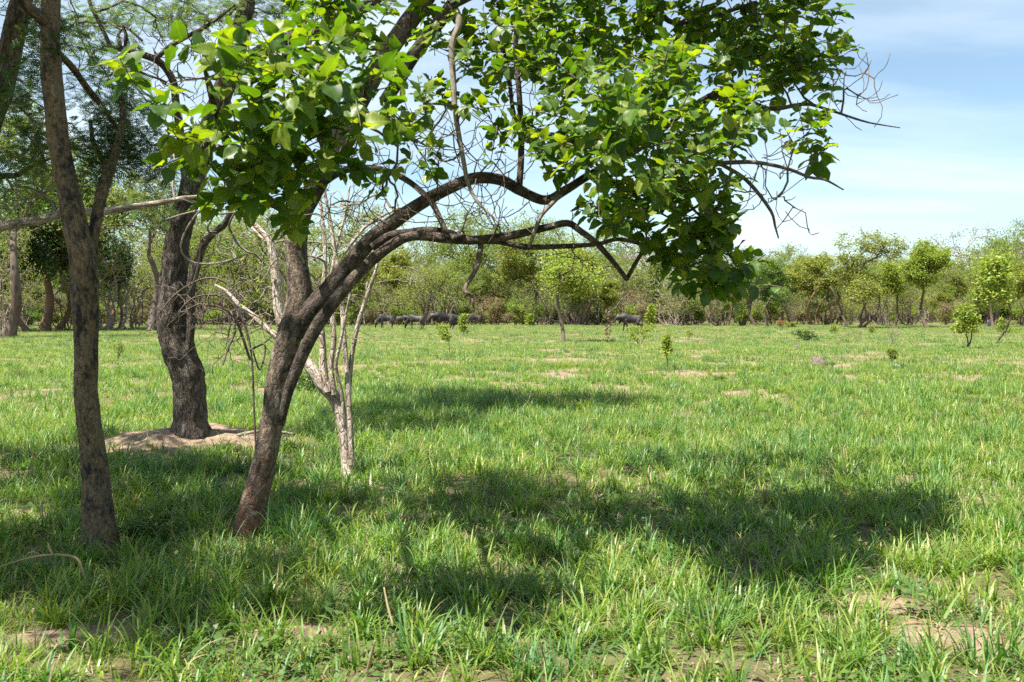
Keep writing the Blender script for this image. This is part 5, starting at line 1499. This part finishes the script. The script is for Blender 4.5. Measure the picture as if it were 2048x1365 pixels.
mb = MB(); mb.add(np.stack([X, Y, Z], -1).reshape(-1, 3), np.stack([i + j, i + j2, i + m_ + j2, i + m_ + j], -1).reshape(-1, 4))
tag(mb.build('earth_mound', M['soil']), 'bare tan earth mound round the foot of the dark acacia', 'earth mound')


# ------------------------------------------------------------------ tussocks, stalks and fallen sticks one can single out
def tussock(px, py, n, rad, h0, h1, w0, w1, label, seed, mat=gb, name='grass_tussock'):
    r = random.Random(seed); p = gpt(px, py)
    mb = clump(n, rad, h0, h1, w0, w1, 0.5, 1.7, 6, 0.02, r)
    o = mb.build(name, mat, None, False); o.location = p
    return tag(o, label, 'grass tussock', 'grass tussocks that stand out')


tussock(590, 1085, 110, 0.20, 0.18, 0.46, 0.006, 0.011, 'long blue-green tussock at the right foot of the leaning tree', 1)
tussock(850, 1325, 44, 0.16, 0.12, 0.30, 0.014, 0.024, 'broad-bladed tussock low in the middle of the foreground', 2)
tussock(395, 1190, 60, 0.2, 0.15, 0.36, 0.006, 0.010, 'shaded tussock in front of the gap between the two front trunks', 3)
tussock(780, 792, 130, 0.42, 0.25, 0.48, 0.008, 0.014, 'tall dark tussock right of the thin upright stems', 4)
tussock(880, 812, 110, 0.4, 0.22, 0.42, 0.008, 0.013, 'tall tussock in the farther shadow band', 5)
tussock(1340, 745, 90, 0.5, 0.15, 0.30, 0.012, 0.018, 'dark green tussock at the foot of the thin single-stemmed sapling', 6)
tussock(1100, 1365, 70, 0.16, 0.15, 0.30, 0.007, 0.012, 'green tussock cut by the bottom edge near the middle', 7)
tussock(1440, 1240, 90, 0.22, 0.15, 0.34, 0.006, 0.010, 'sunlit tussock at the near edge of the tree shadow', 8, gm)
tussock(1620, 1040, 110, 0.28, 0.15, 0.34, 0.006, 0.010, 'shaded tussock in the middle of the right-hand shadow', 9)
tussock(1990, 1330, 70, 0.16, 0.18, 0.36, 0.008, 0.013, 'long green tussock in the bottom right corner', 10)
tussock(60, 800, 120, 0.4, 0.2, 0.42, 0.008, 0.014, 'dark tussock at the left edge behind the ochre trunk', 11)


def stick(name, rowsv, mat, label, cat, side=None):
    P, Rr = pxpath(rowsv, 0.02)
    P[:, 2] = np.maximum(P[:, 2], gh(P[:, 0], P[:, 1]) + Rr * 0.5)
    p0 = P[len(P) // 2].copy(); p0[2] = float(gh(p0[0], p0[1]))
    if side is None:
        mb = MB(); tube(mb, P - p0, Rr, 7, lumps(.1, 20, .05, 60)); o = mb.build(name, mat); o.location = p0
    else:
        o = empty(name, p0); mb = MB(); tube(mb, P - p0, Rr, 7, lumps(.1, 20, .05, 60)); mb.build('stem', mat, o)
        for s in side:
            P2, R2 = pxpath(s, 0.02); mb = MB(); tube(mb, P2 - p0, R2, 6); mb.build('side_twig', mat, o)
    return tag(o, label, cat)


stick('dead_twig', rows((6.1, 5.9), (-20, 1142, 4), (30, 1124, 4), (70, 1114, 5), (105, 1110, 5), (140, 1112, 5), (158, 1122, 5), (168, 1150, 4), (178, 1185, 3)), M['grass_dry'], 'bent dry twig arching over the grass at the lower left', 'twig',
      [rows((6.0, 6.0), (105, 1108, 5), (98, 1096, 4), (96, 1086, 3)), rows((6.0, 5.95), (80, 1110, 4), (65, 1104, 3), (55, 1108, 2))])
for (rw, lab) in [(rows((4.6, 4.5), (724, 1380, 9), (738, 1330, 7), (750, 1282, 4)), 'pale dry stalk at the bottom edge left of the broad-bladed tussock'),
                  (rows((5.0, 5.1), (786, 1250, 5), (776, 1215, 5), (768, 1175, 3)), 'short dry stalk above the broad-bladed tussock')]:
    stick('dry_stalk', rw, M['grass_dry'], lab, 'stalk')
stick('fallen_stick', rows((12.6, 12.2), (470, 872, 6), (500, 866, 7), (540, 862, 7), (585, 868, 5)), M['bark_dead'], 'fallen stick lying on the right side of the earth mound', 'stick')
stick('fallen_stick', rows((14.6, 14.2), (735, 866, 5), (760, 860, 6), (775, 850, 5)), M['bark_dead'], 'pale fallen stick in the grass right of the corky tree foot', 'stick')


# ------------------------------------------------------------------ wildebeest
def ring_loft(mb, rings, sides=20):
    """rings: (x, y, z, half height, half width, pitch) along the body"""
    a = np.arange(sides) * 2 * math.pi / sides
    V = []
    for (x, y, z, hh, hw, pt) in rings:
        up = np.array([math.sin(pt), 0, math.cos(pt)])
        V.append(np.array([x, y, z]) + np.cos(a)[:, None] * hh * up + np.sin(a)[:, None] * hw * np.array([0, 1, 0]))
    V = np.array(V); n = len(rings)
    i = np.arange(n - 1)[:, None] * sides; j = np.arange(sides)[None, :]; j2 = (j + 1) % sides
    Q = np.stack([i + j, i + j2, i + sides + j2, i + sides + j], -1).reshape(-1, 4)
    V = V.reshape(-1, 3); k = len(V)
    V = np.vstack([V, V[:sides].mean(0), V[-sides:].mean(0)])
    T = [(jj, k, (jj + 1) % sides) for jj in range(sides)]
    e = (n - 1) * sides
    T += [(e + jj, e + (jj + 1) % sides, k + 1) for jj in range(sides)]
    mb.add(V, Q, T)


def closed_tube(mb, rowsv, sides=10):
    c = catmull(np.array(rowsv, float), 0.03)
    P, Rr = c[:, :3], np.maximum(c[:, 3], 0.008)
    P = np.vstack([P[0] - unit(P[1] - P[0]) * 0.005, P]); Rr = np.concatenate([[0.002], Rr])
    tube(mb, P, Rr, sides)


def wildebeest(pose):
    """faces -X; head low to graze or carried at shoulder height to walk"""
    mb = MB()
    ring_loft(mb, [(.86, 0, 1.03, .06, .05, 0), (.80, 0, 1.01, .18, .14, 0), (.66, 0, 1.0, .25, .205, 0), (.42, 0, .985, .26, .235, 0), (.12, 0, .975, .285, .26, 0), (-.16, 0, 1.0, .325, .265, 0), (-.40, 0, 1.04, .375, .245, 0),
                   (-.58, 0, 1.06, .36, .205, -.1), (-.74, 0, 1.05, .28, .16, -.2), (-.80, 0, 1.05, .1, .08, -.2)])
    if pose == 'graze':
        closed_tube(mb, [(-.55, 0, 1.06, .24), (-.78, 0, .92, .19), (-.98, 0, .70, .15), (-1.10, 0, .52, .125)], 16)
        head = [(-1.06, 0, .60, .115), (-1.12, 0, .47, .125), (-1.16, 0, .30, .10), (-1.17, 0, .14, .085), (-1.16, 0, .08, .085), (-1.15, 0, .05, .05)]
        hc = np.array([-1.06, 0, .60]); fwd = unit(np.array([-.12, 0, -.5]))
    else:
        closed_tube(mb, [(-.52, 0, 1.10, .26), (-.76, 0, 1.10, .215), (-.98, 0, 1.08, .165), (-1.12, 0, 1.07, .13)], 16)
        head = [(-1.04, 0, 1.12, .11), (-1.15, 0, 1.06, .13), (-1.28, 0, .93, .105), (-1.38, 0, .80, .085), (-1.41, 0, .75, .085), (-1.42, 0, .72, .05)]
        hc = np.array([-1.05, 0, 1.13]); fwd = unit(np.array([-.3, 0, -.3]))
    closed_tube(mb, head, 14)
    sw = 0.16 if pose == 'walk' else 0.05
    for s in (-1, 1):
        o = sw * s
        closed_tube(mb, [(-.44, s * .12, .92, .15), (-.46 - o * .2, s * .14, .72, .105), (-.45 - o * .7, s * .13, .44, .068), (-.44 - o * .8, s * .13, .40, .064), (-.42 - o * 1.1, s * .13, .14, .048), (-.43 - o * 1.2, s * .13, .08, .054), (-.45 - o * 1.2, s * .13, .02, .052)])
        closed_tube(mb, [(.62, s * .11, .96, .19), (.55 + o * .2, s * .14, .72, .135), (.60 + o * .5, s * .13, .58, .085), (.74 + o, s * .12, .44, .068), (.70 + o, s * .12, .30, .055), (.67 + o * .9, s * .12, .12, .048), (.65 + o * .9, s * .12, .07, .054), (.63 + o * .9, s * .12, .02, .05)])
    me = mb.mesh('raw', M['hide'])
    t = bpy.data.objects.new('raw', me); col.objects.link(t)
    md = t.modifiers.new('remesh', 'REMESH'); md.mode = 'VOXEL'; md.voxel_size = 0.026; md.use_smooth_shade = True
    sm = t.modifiers.new('smooth', 'SMOOTH'); sm.factor = 0.5; sm.iterations = 4
    dg = bpy.context.evaluated_depsgraph_get()
    body = bpy.data.meshes.new_from_object(t.evaluated_get(dg))
    body.materials.clear(); body.materials.append(M['hide'])
    for p_ in body.polygons: p_.use_smooth = True
    bpy.data.objects.remove(t)
    root = empty('wildebeest', (0, 0, 0))
    link('body', body, root)
    back = np.array([-fwd[2], 0, fwd[0]]) if fwd[2] < 0 else np.array([0, 0, 1.0])
    upv = np.array([0.0, 0, 1.0]) if pose == 'walk' else unit(np.array([-.6, 0, .55]))
    for s in (-1, 1):                                              # horns sweep out, down and up again
        hb = MB(); c0 = hc + upv * .08 + np.array([0, s * .03, 0])
        closed_tube(hb, [(*(c0), .045), (*(c0 + [0, s * .13, 0] + upv * .01), .04), (*(c0 + [0, s * .24, 0] - upv * .03), .03), (*(c0 + [0, s * .31, 0] + upv * .05), .022), (*(c0 + [0, s * .29, 0] + upv * .17), .013), (*(c0 + [0, s * .23, 0] + upv * .24), .004)], 8)
        hb.build('horn', M['horn'], root)
        eb = MB(); e0 = hc + np.array([0.02, s * .10, -.02])
        closed_tube(eb, [(*e0, .02), (*(e0 + [.05, s * .08, -.02]), .035), (*(e0 + [.08, s * .17, -.05]), .006)], 8)
        eb.build('ear', M['hide'], root)
    r = np.random.default_rng(4)
    neck = np.array([(-1.0, 0, 1.20), (-.8, 0, 1.30), (-.55, 0, 1.38), (-.3, 0, 1.36)]) if pose == 'walk' else np.array([(-1.06, 0, .70), (-.92, 0, .92), (-.72, 0, 1.14), (-.5, 0, 1.34), (-.3, 0, 1.35)])
    nk = catmull(neck, 0.02); mn = MB()
    for k in range(len(nk)):
        for q in range(3):
            b_ = nk[k] + [0, r.normal(0, .012), 0]; s = r.choice([-1, 1]); L = r.uniform(.10, .20)
            V = np.array([b_ + [-.02, 0, -.02], b_ + [.02, 0, -.02], b_ + [.02 + .3 * L, s * .06, .06 - .25 * L], b_ + [.01 + .4 * L, s * .10, .04 - L]])
            mn.add(V, [(0, 1, 2, 3)])
    mn.build('mane', M['mane'], root, False)
    bd = MB(); th = nk[:len(nk) // 2 + 4] * np.array([1, 0, 1]) - [-.02, 0, .40 if pose == 'walk' else .24]
    for k in range(len(th)):
        for q in range(3):
            b_ = th[k] + [0, r.normal(0, .02), .03]; L = r.uniform(.10, .24)
            bd.add(np.array([b_ + [-.015, 0, 0], b_ + [.015, 0, 0], b_ + [.012, .01, -L], b_ + [-.008, .01, -L]]), [(0, 1, 2, 3)])
    bd.build('beard', M['mane'], root, False)
    tl = MB(); closed_tube(tl, [(.84, 0, 1.02, .03), (.90, 0, .92, .022), (.92, 0, .72, .02), (.92, .01, .60, .045), (.91, .02, .45, .05), (.90, .02, .30, .008)], 8)
    tl.build('tail', M['mane'], root)
    return root


WB = {'walk': wildebeest('walk'), 'graze': wildebeest('graze')}
used = set()
for (pose, px, py, rz, s, lab) in [
    ('walk', 1262, 664, 0.05, 1.05, 'lone dark grey wildebeest walking left, right of the small field tree'),
    ('graze', 772, 658, 0.25, 0.9, 'wildebeest grazing head down at the left end of the group'),
    ('walk', 803, 653, 2.75, 0.82, 'paler wildebeest standing second from the left in the group'),
    ('graze', 832, 660, -0.25, 0.92, 'wildebeest grazing head down, third from the left in the group'),
    ('walk', 888, 661, 0.35, 1.08, 'black-fronted wildebeest with pale rump, darkest and nearest of the group'),
    ('walk', 914, 655, 0.2, 0.92, 'wildebeest partly hidden behind the darkest one'),
    ('graze', 950, 653, 0.3, 0.85, 'wildebeest at the right end of the group, half behind a bright sapling'),
    ('walk', 1738, 650, 1.75, 1.0, 'black wildebeest standing in shade beside the tallest rounded tree')]:
    p = gpt(px, py)
    if pose in used: o = dup(WB[pose], p, rz, (s, s, s))
    else:
        used.add(pose); o = WB[pose]; o.location = p; o.rotation_euler = (0, 0, rz); o.scale = (s, s, s)
    o.scale.z *= 1.12
    if 'black' in lab:
        for ch in o.children:
            if ch.name.startswith('body'):
                ch.material_slots[0].link = 'OBJECT'; ch.material_slots[0].material = M['hide_dark']
    tag(o, lab, 'wildebeest', 'wildebeest at the edge of the wood')

for k_, v_ in list(VARS.items()):                                  # nothing unused stays behind
    if not v_[1]:
        for ch in list(v_[0].children): bpy.data.objects.remove(ch)
        bpy.data.objects.remove(v_[0])
